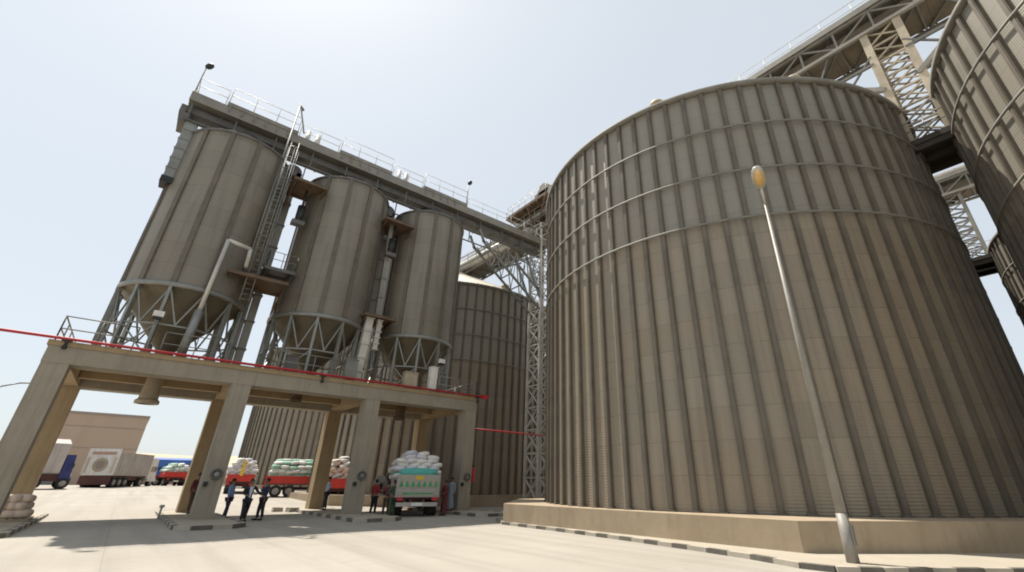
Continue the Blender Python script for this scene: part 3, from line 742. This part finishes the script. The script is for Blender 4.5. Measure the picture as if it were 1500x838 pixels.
# far curved lamp at the left edge
t = thing('curved_lamp', 'distant street lamp with a curved arm at the left edge', 'street lamp', (-3.9,16.2,gz(0,16)))
zt = 7.0-gz(0,16)
m_ = MB(); m_.tube((0,0,0),(.0,0,zt-1.0),.09,.06,n=8); m_.build('pole', M['steel'], t)
m_ = MB(); m_.path([(0,0,zt-1.0),(.15,0,zt-.4),(.5,0,zt),(1.2,0,zt+.3),(2.1,0,zt+.42)],.045,8); m_.build('arm', M['steel'], t)
m_ = MB(); m_.ell((2.45,0,zt+.42),(.4,.14,.09)); m_.build('lamp_head', M['steel_l'], t)

# ------------------------------------------------------------------ buildings behind
t = thing('warehouse', 'tan warehouse with parapet behind the white trailer truck', 'warehouse', (-10,80.5,1.12))
m_ = MB(); m_.box(.6,14.7,0,30,0,10.5); m_.build('wall', M['bldg'], t)
m_ = MB(); m_.box(.5,14.8,-.12,30.1,10.5,10.85); m_.build('parapet', M['trim'], t)
m_ = MB(); m_.box(.57,14.73,-.05,0,8.6,8.68); m_.box(.57,14.73,-.05,0,5.4,5.46); m_.build('cladding_joint', M['trim'], t)
m_ = MB(); m_.box(2,6.5,-.06,0,0,4.6); m_.build('roller_door', M['steel'], t)
m_ = MB(); m_.box(0,40,0,.35,0,3.3); m_.box(-.05,40.05,-.06,.41,3.3,3.45)
tag(m_.build('boundary_wall', M['pink'], None, (6,92,1.1)), 'low pink boundary wall right of the tan warehouse', 'wall')
t = thing('shed', 'low grey shed at the far left edge beyond the first column', 'shed', (-14,47,.95))
m_ = MB(); m_.box(0,9.2,0,6,0,4.1); m_.build('wall', M['boxgrey'], t)
m_ = MB(); m_.hull8([(-.2,-.3,4.1),(9.4,-.3,4.1),(9.4,6.3,4.1),(-.2,6.3,4.1),(-.2,-.3,4.35),(9.4,-.3,4.35),(9.4,6.3,4.9),(-.2,6.3,4.9)]); m_.build('roof', M['steel_d'], t)

# ------------------------------------------------------------------ trucks
def wheel(x, y, r, wd, par, dual=False):
    o = MB(); o.tube((0,-wd/2,0),(0,wd/2,0),r,n=22); o = o.build('wheel', M['rubber'], par, (x,y,r))
    m_ = MB(); s_ = -1 if y < 0 else 1
    m_.tube((0,s_*(wd/2-.03),0),(0,s_*(wd/2+.012),0),r*.55,n=16); m_.tube((0,s_*(wd/2),0),(0,s_*(wd/2+.05),0),r*.2,n=10); m_.build('rim', M['rim'], o)
def sacks(name, label, loc, rz, L, Wd, Hh, mat, bs=(.46,.38,.14), band=None):
    """load: pillow shaped sacks heaped to a dome. x along the truck"""
    m_ = MB(); rnd = random.Random(int(L*100+Hh*37))
    nz = int(Hh/.2)
    for kz in range(nz):
        f = kz/max(1,nz); sc = math.sqrt(max(0,1-f**2.4)); z = .1+kz*.2
        hx, hy = (L-.5)/2*(.72+.28*sc), (Wd/2-.12)*sc*(.86 if kz < 3 else 1)
        if hy < .2: continue
        nx = int(2*hx/.72)+1
        for i in range(nx):
            x = -hx + (i+.5)*2*hx/nx
            ny = max(1,int(2*hy/.56))
            for j in range(ny):
                if kz < nz-4 and 0 < j < ny-1 and 0 < i < nx-1: continue
                y = -hy+(j+.5+(.25 if kz%2 else -.1))*2*hy/ny
                Rm = Matrix.Rotation(rnd.uniform(-.18,.18),3,'Z') @ Matrix.Rotation(rnd.uniform(-.16,.16),3,'X') @ Matrix.Rotation(rnd.uniform(-.12,.12),3,'Y')
                m_.ell((x+rnd.uniform(-.05,.05), y+rnd.uniform(-.04,.04), z+rnd.uniform(-.03,.03)), (bs[0],bs[1],bs[2]*1.1), Rm, 10, 6, .7)
    o = m_.build(name, mat, None, loc); o.rotation_euler = (0,0,rz); return tag(o, label, 'sack load', 'loads of grain sacks on the trucks')
def cab(par, x0, mat, wd=2.3, z0=.75, h_=1.75, ln=1.7):
    m_ = MB(); y = wd/2
    m_.hull8([(x0,-y,z0),(x0+ln,-y,z0),(x0+ln,y,z0),(x0,y,z0),(x0,-y,z0+h_),(x0+ln*.8,-y*.94,z0+h_),(x0+ln*.8,y*.94,z0+h_),(x0,y,z0+h_)])
    m_.box(x0+.1,x0+ln+.12,-y-.03,y+.03,z0-.25,z0+.12)
    c = m_.build('cab', mat, par)
    m_ = MB(); f = lambda z: x0+ln-(ln*.2)*(z-z0)/h_+.012
    m_.hull8([(f(z0+.85)-.04,-y*.85,z0+.85),(f(z0+.85),-y*.85,z0+.85),(f(z0+.85),y*.85,z0+.85),(f(z0+.85)-.04,y*.85,z0+.85),(f(z0+1.6)-.04,-y*.82,z0+1.6),(f(z0+1.6),-y*.82,z0+1.6),(f(z0+1.6),y*.82,z0+1.6),(f(z0+1.6)-.04,y*.82,z0+1.6)])
    m_.build('windscreen', M['glass'], c)
    for s_ in (-1,1):
        m_ = MB(); m_.box(x0+.4,x0+ln-.42,s_*y-.012,s_*y+.012,z0+.9,z0+1.5); m_.build('side_window', M['glass'], c)
        m_ = MB(); m_.tube((x0+ln+.0,s_*(y-.3),z0+.35),(x0+ln+.04,s_*(y-.3),z0+.35),.12,n=12); m_.build('headlight', M['white'], c)
        m_ = MB(); m_.cbox((x0+ln-.1,s_*(y+.2),z0+1.3),(.08,.18,.4)); m_.beam((x0+ln-.2,s_*y,z0+1.5),(x0+ln-.1,s_*(y+.2),z0+1.4),.03); m_.build('mirror', M['black'], c)
    return c
def cargo_truck(label, loc, rz, L=5.6, wd=2.35, col='truckred', side='truckred', deck=1.15, sideh=.65, name='cargo_truck', painted=False):
    t = thing(name, label, 'truck', loc, rz, 'cargo trucks loaded with sacks')
    m_ = MB(); m_.box(-.1,L+2.0,-.42,-.28,.62,.85); m_.box(-.1,L+2.0,.28,.42,.62,.85)
    for k in range(6): m_.box(.2+k*L/6,.3+k*L/6,-1.0,1.0,.86,deck-.08)
    m_.build('chassis', M['brownsteel'], t)
    m_ = MB(); m_.box(0,L,-wd/2,wd/2,deck-.08,deck); m_.build('cargo_bed', M['brownsteel'], t)
    for s_ in (-1,1):
        m_ = MB(); y = s_*wd/2; m_.box(0,L,y-.03,y+.03,deck,deck+sideh)
        for k in range(8): m_.box(k*L/7.2,k*L/7.2+.07,y-.05 if s_<0 else y-.0,y+.0 if s_<0 else y+.05,deck-.05,deck+sideh+.02)
        for z in (.15,.4): m_.box(0,L,y-.045 if s_<0 else y,y if s_<0 else y+.045,deck+z,deck+z+.06)
        m_.build('side_board', M[side], t)
    m_ = MB(); m_.box(-.06,0,-wd/2,wd/2,deck-.02,deck+sideh)
    tg = m_.build('tailgate', M[side], t)
    if painted:
        P = MB(); P.box(-.085,-.06,-wd/2+.08,wd/2-.08,deck+.42,deck+sideh-.04)
        P.build('painted_panel', M['kerbwhite'], tg)
        P = MB()
        for k in range(7):
            y = -wd/2+.22+k*(wd-.44)/6; P.hull8([(-.1,y-.12,deck+.5),(-.088,y-.12,deck+.5),(-.088,y+.12,deck+.5),(-.1,y+.12,deck+.5),(-.1,y-.02,deck+.8),(-.088,y-.02,deck+.8),(-.088,y+.02,deck+.8),(-.1,y+.02,deck+.8)])
        P.build('painted_triangle', M['green'], tg)
        P = MB(); P.box(-.1,-.088,-.22,.22,deck+.86,deck+sideh-.06); P.build('painted_square', M['yellow'], tg)
        P = MB(); P.box(-.09,-.06,-wd/2+.05,wd/2-.05,deck+.06,deck+.3); P.build('lower_panel', M['kerbwhite'], tg)
        P = MB(); P.box(-.1,-.088,-.85,.85,deck+.12,deck+.2); P.build('painted_stripe', M['green'], tg)
    m_ = MB(); m_.box(-.2,-.02,-wd/2+.05,wd/2-.05,.52,.72); m_.build('bumper', M['boxgrey'] if painted else M['black'], t)
    for s_ in (-1,1):
        m_ = MB(); m_.box(-.16,-.06,s_*.95-.16,s_*.95+.16,.8,.98); m_.build('tail_light', M['red'], t)
    m_ = MB(); m_.box(-.225,-.2,-.3,.3,.55,.7); m_.build('number_plate', M['white'], t)
    for x in (1.0, 2.1):
        for y in (-.95,.95): wheel(x, y, .5, .5, t)
    for y in (-.95,.95): wheel(L+1.1, y, .5, .32, t)
    cab(t, L+.25, M[col], wd-.1)
    return t
Y90 = pi/2
# truck in the right bay, seen from behind
cargo_truck('truck seen from behind under the gantry, green and white painted tailgate', (16.95,-1.6,0), rad(70), side='boxgrey', deck=1.0, sideh=1.12, painted=True, col='truckred')
sacks('sack_load','dome of white sacks on the truck under the gantry',(16.95+2.8*cos(rad(70)),-1.6+2.8*sin(rad(70)),1.75),rad(70),5.3,3.0,1.6,M['sack_white'])
m_ = MB()
m_.ell((0,0,0),(2.9,1.36,.36),None,28,8,.55)
o = m_.build('teal_sheet', M['teal'], None, (16.95+2.8*cos(rad(70)),-1.6+2.8*sin(rad(70)),2.2)); o.rotation_euler = (0,0,rad(70)); tag(o,'teal sheet tucked round the sacks on the truck under the gantry','tarpaulin')
# second truck just behind the third column
cargo_truck('red truck with pink and white sacks, between the third pair of columns', (16.9,12.6,gz(0,13)), rad(62), L=5.2)
sacks('sack_load','tall pink and white sack stack on the red truck behind the third column',(16.9+2.6*cos(rad(62)),12.6+2.6*sin(rad(62)),gz(0,13)+1.2),rad(62),5.1,2.3,2.2,M['sack_pink'])
# red truck side on
zz = gz(0,24)
cargo_truck('red truck standing side on with green and white sacks', (14.45,25.3,zz), rad(-12), L=4.2)
sacks('sack_load','green and white sacks heaped on the side on red truck',(14.45+2.1*cos(rad(-12)),25.3+2.1*sin(rad(-12)),zz+1.25),rad(-12),4.2,2.4,2.05,M['sack_green'])
# truck seen from the rear between the men
zz = gz(0,31.2)
cargo_truck('red truck seen from behind above the dark suited man', (13.3,31.2,zz), rad(80), L=5)
sacks('sack_load','rounded white covered load of the truck behind the dark suited man',(13.3+2.5*cos(rad(80)),31.2+2.5*sin(rad(80)),zz+1.3),rad(80),5,2.9,2.0,M['sack_white'])
m_ = MB(); m_.box(-.04,.04,-.13,.13,-.75,.75)
o = m_.build('load_strap', M['yellow'], None, (13.3-.05,31.05,zz+2.4)); o.rotation_euler=(0,0,rad(80)); tag(o,'yellow strip hanging down the rounded white load','strap')
# far small trucks
zz = gz(0,60)
cargo_truck('small far red truck left of the second column', (10.0,60.5,zz), rad(95), L=5, wd=2.9)
sacks('sack_load','pale green and white load of the far red truck',(10.0+2.5*cos(rad(95)),60.5+2.5,zz+1.3),rad(95),5,3.2,1.7,M['sack_green'])
t = cargo_truck('far truck with a bright blue cover behind the red one', (7.0,66,zz), rad(0), L=6, col='truckred', name='covered_truck')
m_ = MB(); m_.box(-.05,6.05,-1.25,1.25,1.3,3.5); m_.hull8([(-.05,-1.25,3.5),(6.05,-1.25,3.5),(6.05,1.25,3.5),(-.05,1.25,3.5),(0,-.3,3.8),(6,-.3,3.8),(6,.3,3.8),(0,.3,3.8)]); m_.build('canvas_cover', M['blue'], t)
# long pale trailer truck, rear three quarter view
zz = gz(0,50)
t = thing('trailer_truck', 'long pale grey trailer truck with round emblem on its white rear', 'truck', (1.75,49.3,zz), rad(63))
L_ = 7.4
m_ = MB(); m_.box(0,L_,-1.6,1.6,1.25,3.75)
for k in range(12):
    m_.box(.25+k*.62,.32+k*.62,-1.63,-1.6,1.25,3.75)
m_.build('cargo_box', M['boxgrey'], t)
m_ = MB(); m_.box(-.04,0,-1.6,1.6,1.25,4.1); re = m_.build('rear_panel', M['white'], t)
m_ = MB(); m_.tube((-.04,0,2.35),(-.07,0,2.35),.75,n=28); m_.build('emblem', M['tan'], re)
m_ = MB(); m_.tube((-.07,0,2.35),(-.085,0,2.35),.45,n=24); m_.tube((-.085,0,2.35),(-.1,0,2.35),.12,n=12)
m_.build('emblem_centre', M['trim'], re)
m_ = MB(); m_.box(-.07,-.04,-1.2,1.2,3.45,3.75); m_.build('header_stripe', M['pink'], re)
for s_ in (-1,1):
    m_ = MB(); m_.box(-.07,-.04,s_*1.3-.14,s_*1.3+.14,1.5,3.2); m_.build('side_stripe', M['sack_mauve'], re)
m_ = MB(); m_.box(0,L_,-1.2,1.2,.75,1.22); m_.build('chassis', M['brownsteel'], t)
m_ = MB(); m_.box(-.1,.0,-1.5,1.5,.25,1.2); m_.build('rear_skirt', M['brownsteel'], t)
for x in (.9,2.0,3.1,6.4):
    for y in (-1.25,1.25): wheel(x,y,.52,.5,t)
for y in (-1.1,1.1): wheel(9.3,y,.52,.34,t)
cab(t, 8.1, M['white'], 2.6, .9, 2.5, 2.0)
m_ = MB(); m_.box(L_,8.6,-.5,.5,.6,.9); m_.tube((7.85,-1.0,1.0),(7.95,-1.0,3.4),.14,n=10); m_.build('air_intake', M['black'], t)
# truck at the far left, with its blue cab
zz = gz(0,46)
t = thing('box_truck', 'grey box truck with dark blue cab at the far left', 'truck', (-3.6,45.2,zz), rad(10))
m_ = MB(); m_.box(-1.0,2.4,-1.3,1.3,1.5,4.3); m_.hull8([(-1,-1.3,4.3),(2.4,-1.3,4.3),(2.4,1.3,4.3),(-1,1.3,4.3),(-.9,-.7,4.75),(2.2,-.7,4.75),(2.2,.7,4.75),(-.9,.7,4.75)]); m_.build('cargo_box', M['boxgrey'], t)
m_ = MB(); m_.box(-1.0,3.2,-.9,.9,.7,1.4); m_.build('chassis', M['brownsteel'], t)
for x in (-.3,.9,2.95):
    for y in (-1.15,1.15): wheel(x,y,.5,.4,t)
cab(t, 2.5, M['navy'], 2.4, .9, 2.35, .85)

# pile of bags on the first island
t = thing('bag_pile', 'pile of mauve and white bags at the foot of the leftmost column', 'bags', (.8,3.4,.15))
t2 = thing('pallet', 'wooden pallet under the bags at the leftmost column', 'pallet', (.8,3.4,.15))
m_ = MB()
for y in (-.7,0,.7): m_.box(-.75,.75,y-.05,y+.05,0,.1)
for k in range(7): m_.box(-.75+k*.23,-.61+k*.23,-.8,.8,.1,.13)
m_.build('slats', M['tan'], t2)
rnd = random.Random(3)
t.location = (.8,3.4,.28)
for k in range(16):
    lv = k//6; j = k % 6
    x = -.42+.42*(j%3)+rnd.uniform(-.05,.05); y = -.4+.8*(j//3)*.9+rnd.uniform(-.06,.06); x *= 1-.15*lv; y *= 1-.15*lv
    m_ = MB(); m_.ell((0,0,0),(.36,.24,.17),Matrix.Rotation(rnd.uniform(0,3),3,'Z')@Matrix.Rotation(rnd.uniform(-.2,.2),3,'X'),12,7,.7)
    m_.build('bag', M['sack_mauve'], t, (x,y,.16+lv*.28))

for i, (x, y, d_, lb) in enumerate(((12.0,7.4,.3,'left of two small pale blocks on the ground by the rear third column'),(12.75,6.9,.36,'right of two small pale blocks, nearer the rear third column'))):
    m_ = MB(); m_.hull8([(-d_,-.2,0),(d_,-.2,0),(d_,.2,0),(-d_,.2,0),(-d_*.85,-.17,.24),(d_*.9,-.17,.22),(d_*.85,.16,.23),(-d_*.9,.17,.25)])
    o = m_.build('concrete_block', M['kerbpave'], None, (x,y,gz(x,y)+.002)); o.rotation_euler = (0,0,.4*i); tag(o, lb, 'block')
# ------------------------------------------------------------------ people
def skinmesh(name, joints, edges, mat, parent, sub=2):
    me = bpy.data.meshes.new(name); me.from_pydata([j[0] for j in joints], edges, [])
    o = bpy.data.objects.new(name, me); COL.objects.link(o)
    sk = o.modifiers.new('skin','SKIN'); sk.use_smooth_shade = True; sk.branch_smoothing = .4
    if not me.skin_vertices:
        bpy.context.view_layer.objects.active = o
        me.skin_vertices.new() if hasattr(me.skin_vertices,'new') else None
    for i, j in enumerate(joints):
        r = j[1]; r = r if isinstance(r, tuple) else (r, r); me.skin_vertices[0].data[i].radius = r
    me.skin_vertices[0].data[0].use_root = True
    ss = o.modifiers.new('sub','SUBSURF'); ss.levels = sub; ss.render_levels = sub
    dg = bpy.context.evaluated_depsgraph_get(); dg.update()
    ev = o.evaluated_get(dg); m2 = bpy.data.meshes.new_from_object(ev)
    o.modifiers.clear(); o.data = m2; m2.name = name
    m2.materials.clear(); m2.materials.append(mat)
    for p in m2.polygons: p.use_smooth = True
    if parent: o.parent = parent
    return o
M['skin'] = plain('skin', (.24,.13,.08), .6, 0, .08, 8.); M['hair'] = plain('hair', (.015,.012,.01), .7, 0, .2, 8.)
cloth = lambda n, c: plain('cloth_'+n, c, .85, 0, .15, 5., .5)
CL = {'black':cloth('black',(.022,.022,.028)),'navy':cloth('navy',(.03,.035,.07)),'lblue':cloth('light_blue',(.32,.42,.58)),'blue':cloth('blue',(.22,.32,.58)),
      'maroon':cloth('maroon',(.12,.03,.03)),'red':cloth('red',(.32,.03,.035)),'green':cloth('green',(.05,.09,.05)),'grey':cloth('grey_blue',(.27,.31,.36)),'brown':cloth('brown',(.08,.05,.035)),'shirt':cloth('pale',(.50,.55,.66))}
def person(label, loc, face, top, bottom, H_=1.88, step=.0, arms=('down','down'), robe=False, lean=0., jacket=None, group='people standing round the gantry'):
    """x = figure's right, -y = front before rotation; face = heading of the front in degrees"""
    t = thing('person', label, 'person', loc, rad(face+90), group)
    k = H_/1.8
    V = lambda x,y,z: (x*k, y*k + lean*z*k, z*k)
    hipL, hipR = V(-.10,0,.93), V(.10,0,.93)
    fl, fr = step*.5, -step*.5
    J = [(V(0,0,.98),(.13,.10)),(V(0,.01,1.16),(.135,.095)),(V(0,.01,1.36),(.155,.10)),(V(0,.01,1.48),(.09,.07)),(V(0,0,1.545),.05),
         (V(0,-.02,1.64),(.068,.08)),(V(0,-.02,1.735),(.062,.075))]
    E_ = [(0,1),(1,2),(2,3),(3,4),(4,5),(5,6)]
    def limb(pts, root):
        a = root
        for p in pts: J.append(p); E_.append((a,len(J)-1)); a = len(J)-1
        return a
    for s_, f in ((-1,fl),(1,fr)):
        limb([(V(s_*.10,0,.90),.085),(V(s_*.11,-f*.5-.02,.50),.058),(V(s_*.12,-f*.9+.02,.10),.038),(V(s_*.13,-f*.9-.02,.045),.038),(V(s_*.14,-f*.9-.16,.035),.034)], 0)
    hands = []
    ARM = {'down':((.24,0,1.16),(.25,-.04,.92)),'fwd':((.25,-.02,1.17),(.20,-.26,1.10)),'hip':((.36,.05,1.2),(.20,-.04,1.02)),'out':((.36,-.05,1.2),(.52,-.16,1.08)),'phone':((.26,-.10,1.2),(.14,-.16,1.5))}
    for s_, am in ((-1,arms[0]),(1,arms[1])):
        e_, w_ = ARM[am]
        E1, W1 = (s_*e_[0],e_[1],e_[2]), (s_*w_[0],w_[1],w_[2])
        dv = (Vector(W1)-Vector(E1)).normalized()
        h1 = Vector(W1)+dv*.075
        a = limb([(V(s_*.175,.01,1.44),.058),(V(*E1),.042),(V(*W1),.028),(V(*h1),(.036,.02))], 2)
        side = Vector((1,0,0)) if abs(dv.x) < .7 else Vector((0,1,0))
        for q,(o_,ln) in enumerate(((-.03,.075),(-.01,.088),(.011,.082),(.03,.064))):
            p1 = h1+side*o_+dv*ln*.55; p2 = h1+side*o_*1.1+dv*ln+Vector((0,-.018,0))
            J.append((V(*p1),.0095)); E_.append((a,len(J)-1)); J.append((V(*p2),.0085)); E_.append((len(J)-2,len(J)-1))
        th = Vector(W1)+dv*.03+Vector((0,-.045,0)); J.append((V(*th),.011)); E_.append((a,len(J)-1))
    body = skinmesh('body', [(p, tuple(c*k for c in r) if isinstance(r,tuple) else r*k) for p,r in J], E_, M['skin'], t)
    # head details: nose, ears, hair, eyes
    m_ = MB(); m_.ell(V(0,-.105,1.645),(.014*k,.022*k,.026*k)); 
    for s_ in (-1,1): m_.ell(V(s_*.072,-.01,1.65),(.012*k,.022*k,.034*k))
    m_.build('nose_and_ears', M['skin'], t)
    m_ = MB(); m_.ell(V(0,.012,1.70),(.086*k,.098*k,.098*k),None,14,9); m_.build('hair', M['hair'], t)
    m_ = MB()
    for s_ in (-1,1): m_.ell(V(s_*.028,-.093,1.675),(.012*k,.008*k,.007*k))
    m_.ell(V(0,-.094,1.605),(.024*k,.008*k,.006*k)); m_.build('eyes_and_mouth', M['hair'], t)
    # clothing
    if robe:
        m_ = MB(); pr = []
        rows = [(.16,.23,.17),(.55,.19,.145),(.95,.175,.135),(1.2,.17,.125),(1.38,.20,.12),(1.47,.15,.09),(1.52,.065,.06)]
        n_ = 20; kk = len(m_.v)
        for z,a,b_ in rows:
            for i in range(n_):
                q = 2*pi*i/n_; wv = 1+.05*sin(q*5+z*3)*(1.5-z); m_.v.append(V(a*cos(q)*wv,b_*sin(q)*wv+.01,z))
        for j in range(len(rows)-1):
            for i in range(n_):
                p = (i+1)%n_; m_.face([kk+j*n_+i,kk+j*n_+p,kk+(j+1)*n_+p,kk+(j+1)*n_+i],True)
        m_.build('robe', CL[top], t)
    else:
        Jt = [(V(0,0,.93),(.15,.12)),(V(-.10,0,.86),.108),(V(-.11,-fl*.5-.02,.50),.082),(V(-.12,-fl*.9+.02,.09),.062),(V(.10,0,.86),.108),(V(.11,-fr*.5-.02,.50),.082),(V(.12,-fr*.9+.02,.09),.062)]
        Jt[3] = (V(-.12,-fl*.9+.02,.09),.062); Jt[6] = (V(.12,-fr*.9+.02,.09),.062)
        Jt = [Jt[0],Jt[1],Jt[2],Jt[3],Jt[4],Jt[5],Jt[6]]
        skinmesh('trousers', [(p, tuple(c*k for c in r) if isinstance(r,tuple) else r*k) for p,r in Jt], [(0,1),(1,2),(2,3),(0,4),(4,5),(5,6)], CL[bottom], t)
    Js = [(V(0,.01,1.36),(.185,.128)),(V(0,0,1.16),(.16,.122)),(V(0,0,.92 if jacket is None else .84),(.165,.132)),(V(0,.01,1.485),(.10,.082))]
    Es = [(0,1),(1,2),(0,3)]
    for s_, am in ((-1,arms[0]),(1,arms[1])):
        e_, w_ = ARM[am]; a = 0
        for p,r in ((V(s_*.185,.01,1.44),.078),(V(s_*e_[0],e_[1],e_[2]),.06),(V(*(Vector((s_*w_[0],w_[1],w_[2]))*.97+Vector((s_*e_[0],e_[1],e_[2]))*.03)),.046)):
            Js.append((p,r)); Es.append((a,len(Js)-1)); a = len(Js)-1
    if not robe or True:
        skinmesh('shirt' if not jacket else 'jacket', [(p, tuple(c*k for c in r) if isinstance(r,tuple) else r*k) for p,r in Js], Es, CL[jacket or top], t)
    if jacket:
        m_ = MB(); m_.hull8([V(-.03,-.16,.98),V(.03,-.16,.98),V(.03,-.10,.98),V(-.03,-.10,.98),V(-.07,-.155,1.45),V(.07,-.155,1.45),V(.06,-.08,1.45),V(-.06,-.08,1.45)]); m_.build('shirt_front', CL[top], t)
    for s_, f in ((-1,fl),(1,fr)):
        m_ = MB(); m_.ell(V(s_*.13,-f*.9-.07,.045),(.05*k,.125*k,.048*k),None,12,7,.8); m_.build('shoe', M['black'], t)
    return t
person('man in open dark jacket over a pale shirt, beside the second column', (8.9,-.15,0), -80, 'shirt', 'black', step=.35, arms=('fwd','out'), jacket='black', H_=1.86)
person('man in blue shirt and dark trousers just right of the second column', (8.5,2.3,0), -30, 'blue', 'navy', step=.2, H_=1.88)
person('man in dark clothes standing right of the jacketed man', (9.7,.5,0), 190, 'navy', 'black', arms=('fwd','down'), step=.15, H_=1.9)
person('man in light blue shirt leaning by the rear third column', (14.15,5.3,.15), 170, 'lblue', 'black', step=.1, H_=1.9, arms=('down','hip'))
person('figure in maroon top in the shade behind the second column', (7.3,5.6,.15), -60, 'maroon', 'brown', H_=2.0, step=.1)
person('man in red shirt and dark trousers right of the third column', (15.55,1.0,0), 20, 'red', 'black', H_=1.9, arms=('fwd','down'), step=.1)
person('man in dark red shirt beside the left rear wheel of the loaded truck', (15.75,-.3,0), 60, 'maroon', 'brown', H_=1.8, arms=('down','fwd'), step=.15)
person('person in green clothes close against the truck left side', (15.85,-.9,0), 100, 'green', 'green', H_=1.86, arms=('fwd','fwd'))
person('person in long maroon robe right of the loaded truck', (18.75,-1.5,0), 190, 'maroon', 'brown', robe=True, H_=1.88, arms=('down','fwd'))
person('person in long grey blue robe at the left of the last column', (20.15,.25,.15), 200, 'grey', 'grey', robe=True, H_=1.9)

# ------------------------------------------------------------------ sky, sun, camera
world = bpy.data.worlds.new('World'); scn.world = world; world.use_nodes = True
nt = world.node_tree; bg = nt.nodes['Background']
EL, AZ = 65, 106
sky = nt.nodes.new('ShaderNodeTexSky'); sky.sky_type = 'NISHITA'; sky.sun_disc = False
sky.sun_elevation = rad(EL); sky.sun_rotation = rad(90-AZ); sky.altitude = 20; sky.air_density = 1.0; sky.dust_density = 2.0; sky.ozone_density = 1.0
mx = nt.nodes.new('ShaderNodeMix'); mx.data_type = 'RGBA'; mx.blend_type = 'MIX'; mx.inputs[0].default_value = .68
haze_tint = (7.1,7.6,7.85,1)   # pale summer haze over the whole dome
mx.inputs[7].default_value = haze_tint
nt.links.new(sky.outputs[0], mx.inputs[6]); 
nt.links.new(mx.outputs[2], bg.inputs['Color']); bg.inputs['Strength'].default_value = .084
sl = bpy.data.lights.new('sun','SUN'); sl.energy = 4.9; sl.angle = rad(.5); sl.color = (1,.94,.85)
so = bpy.data.objects.new('sun', sl); COL.objects.link(so)
d = Vector((cos(rad(AZ))*cos(rad(EL)), sin(rad(AZ))*cos(rad(EL)), sin(rad(EL))))
so.rotation_euler = d.to_track_quat('Z','Y').to_euler(); so.location = (0,0,60)

cd = bpy.data.cameras.new('camera'); co = bpy.data.objects.new('camera', cd); COL.objects.link(co); scn.camera = co
Rv, Uv, Fv = Vector((0.75597178,-0.65458204,0.00538689)), Vector((-0.29191662,-0.32974376,0.89780496)), Vector((0.5859107,0.68028774,0.44036035))
mt = Matrix((Rv,Uv,-Fv)).transposed().to_4x4(); mt.translation = Vector((3.97949,-28.056898,1.7)); co.matrix_world = mt
cd.sensor_width = 36; cd.sensor_fit = 'HORIZONTAL'; cd.lens = 655.663/1500*36
cd.shift_x = -(806.067-750)/1500; cd.shift_y = -(419-386.927)/1500
cd.clip_start = .1; cd.clip_end = 4000
scn.view_settings.view_transform = 'Standard'; scn.view_settings.look = 'None'; scn.view_settings.gamma = 1; scn.view_settings.use_curve_mapping = False
scn.view_settings.exposure = .58
scn.render.engine = 'CYCLES'

scn.cycles.filter_width = 1.9
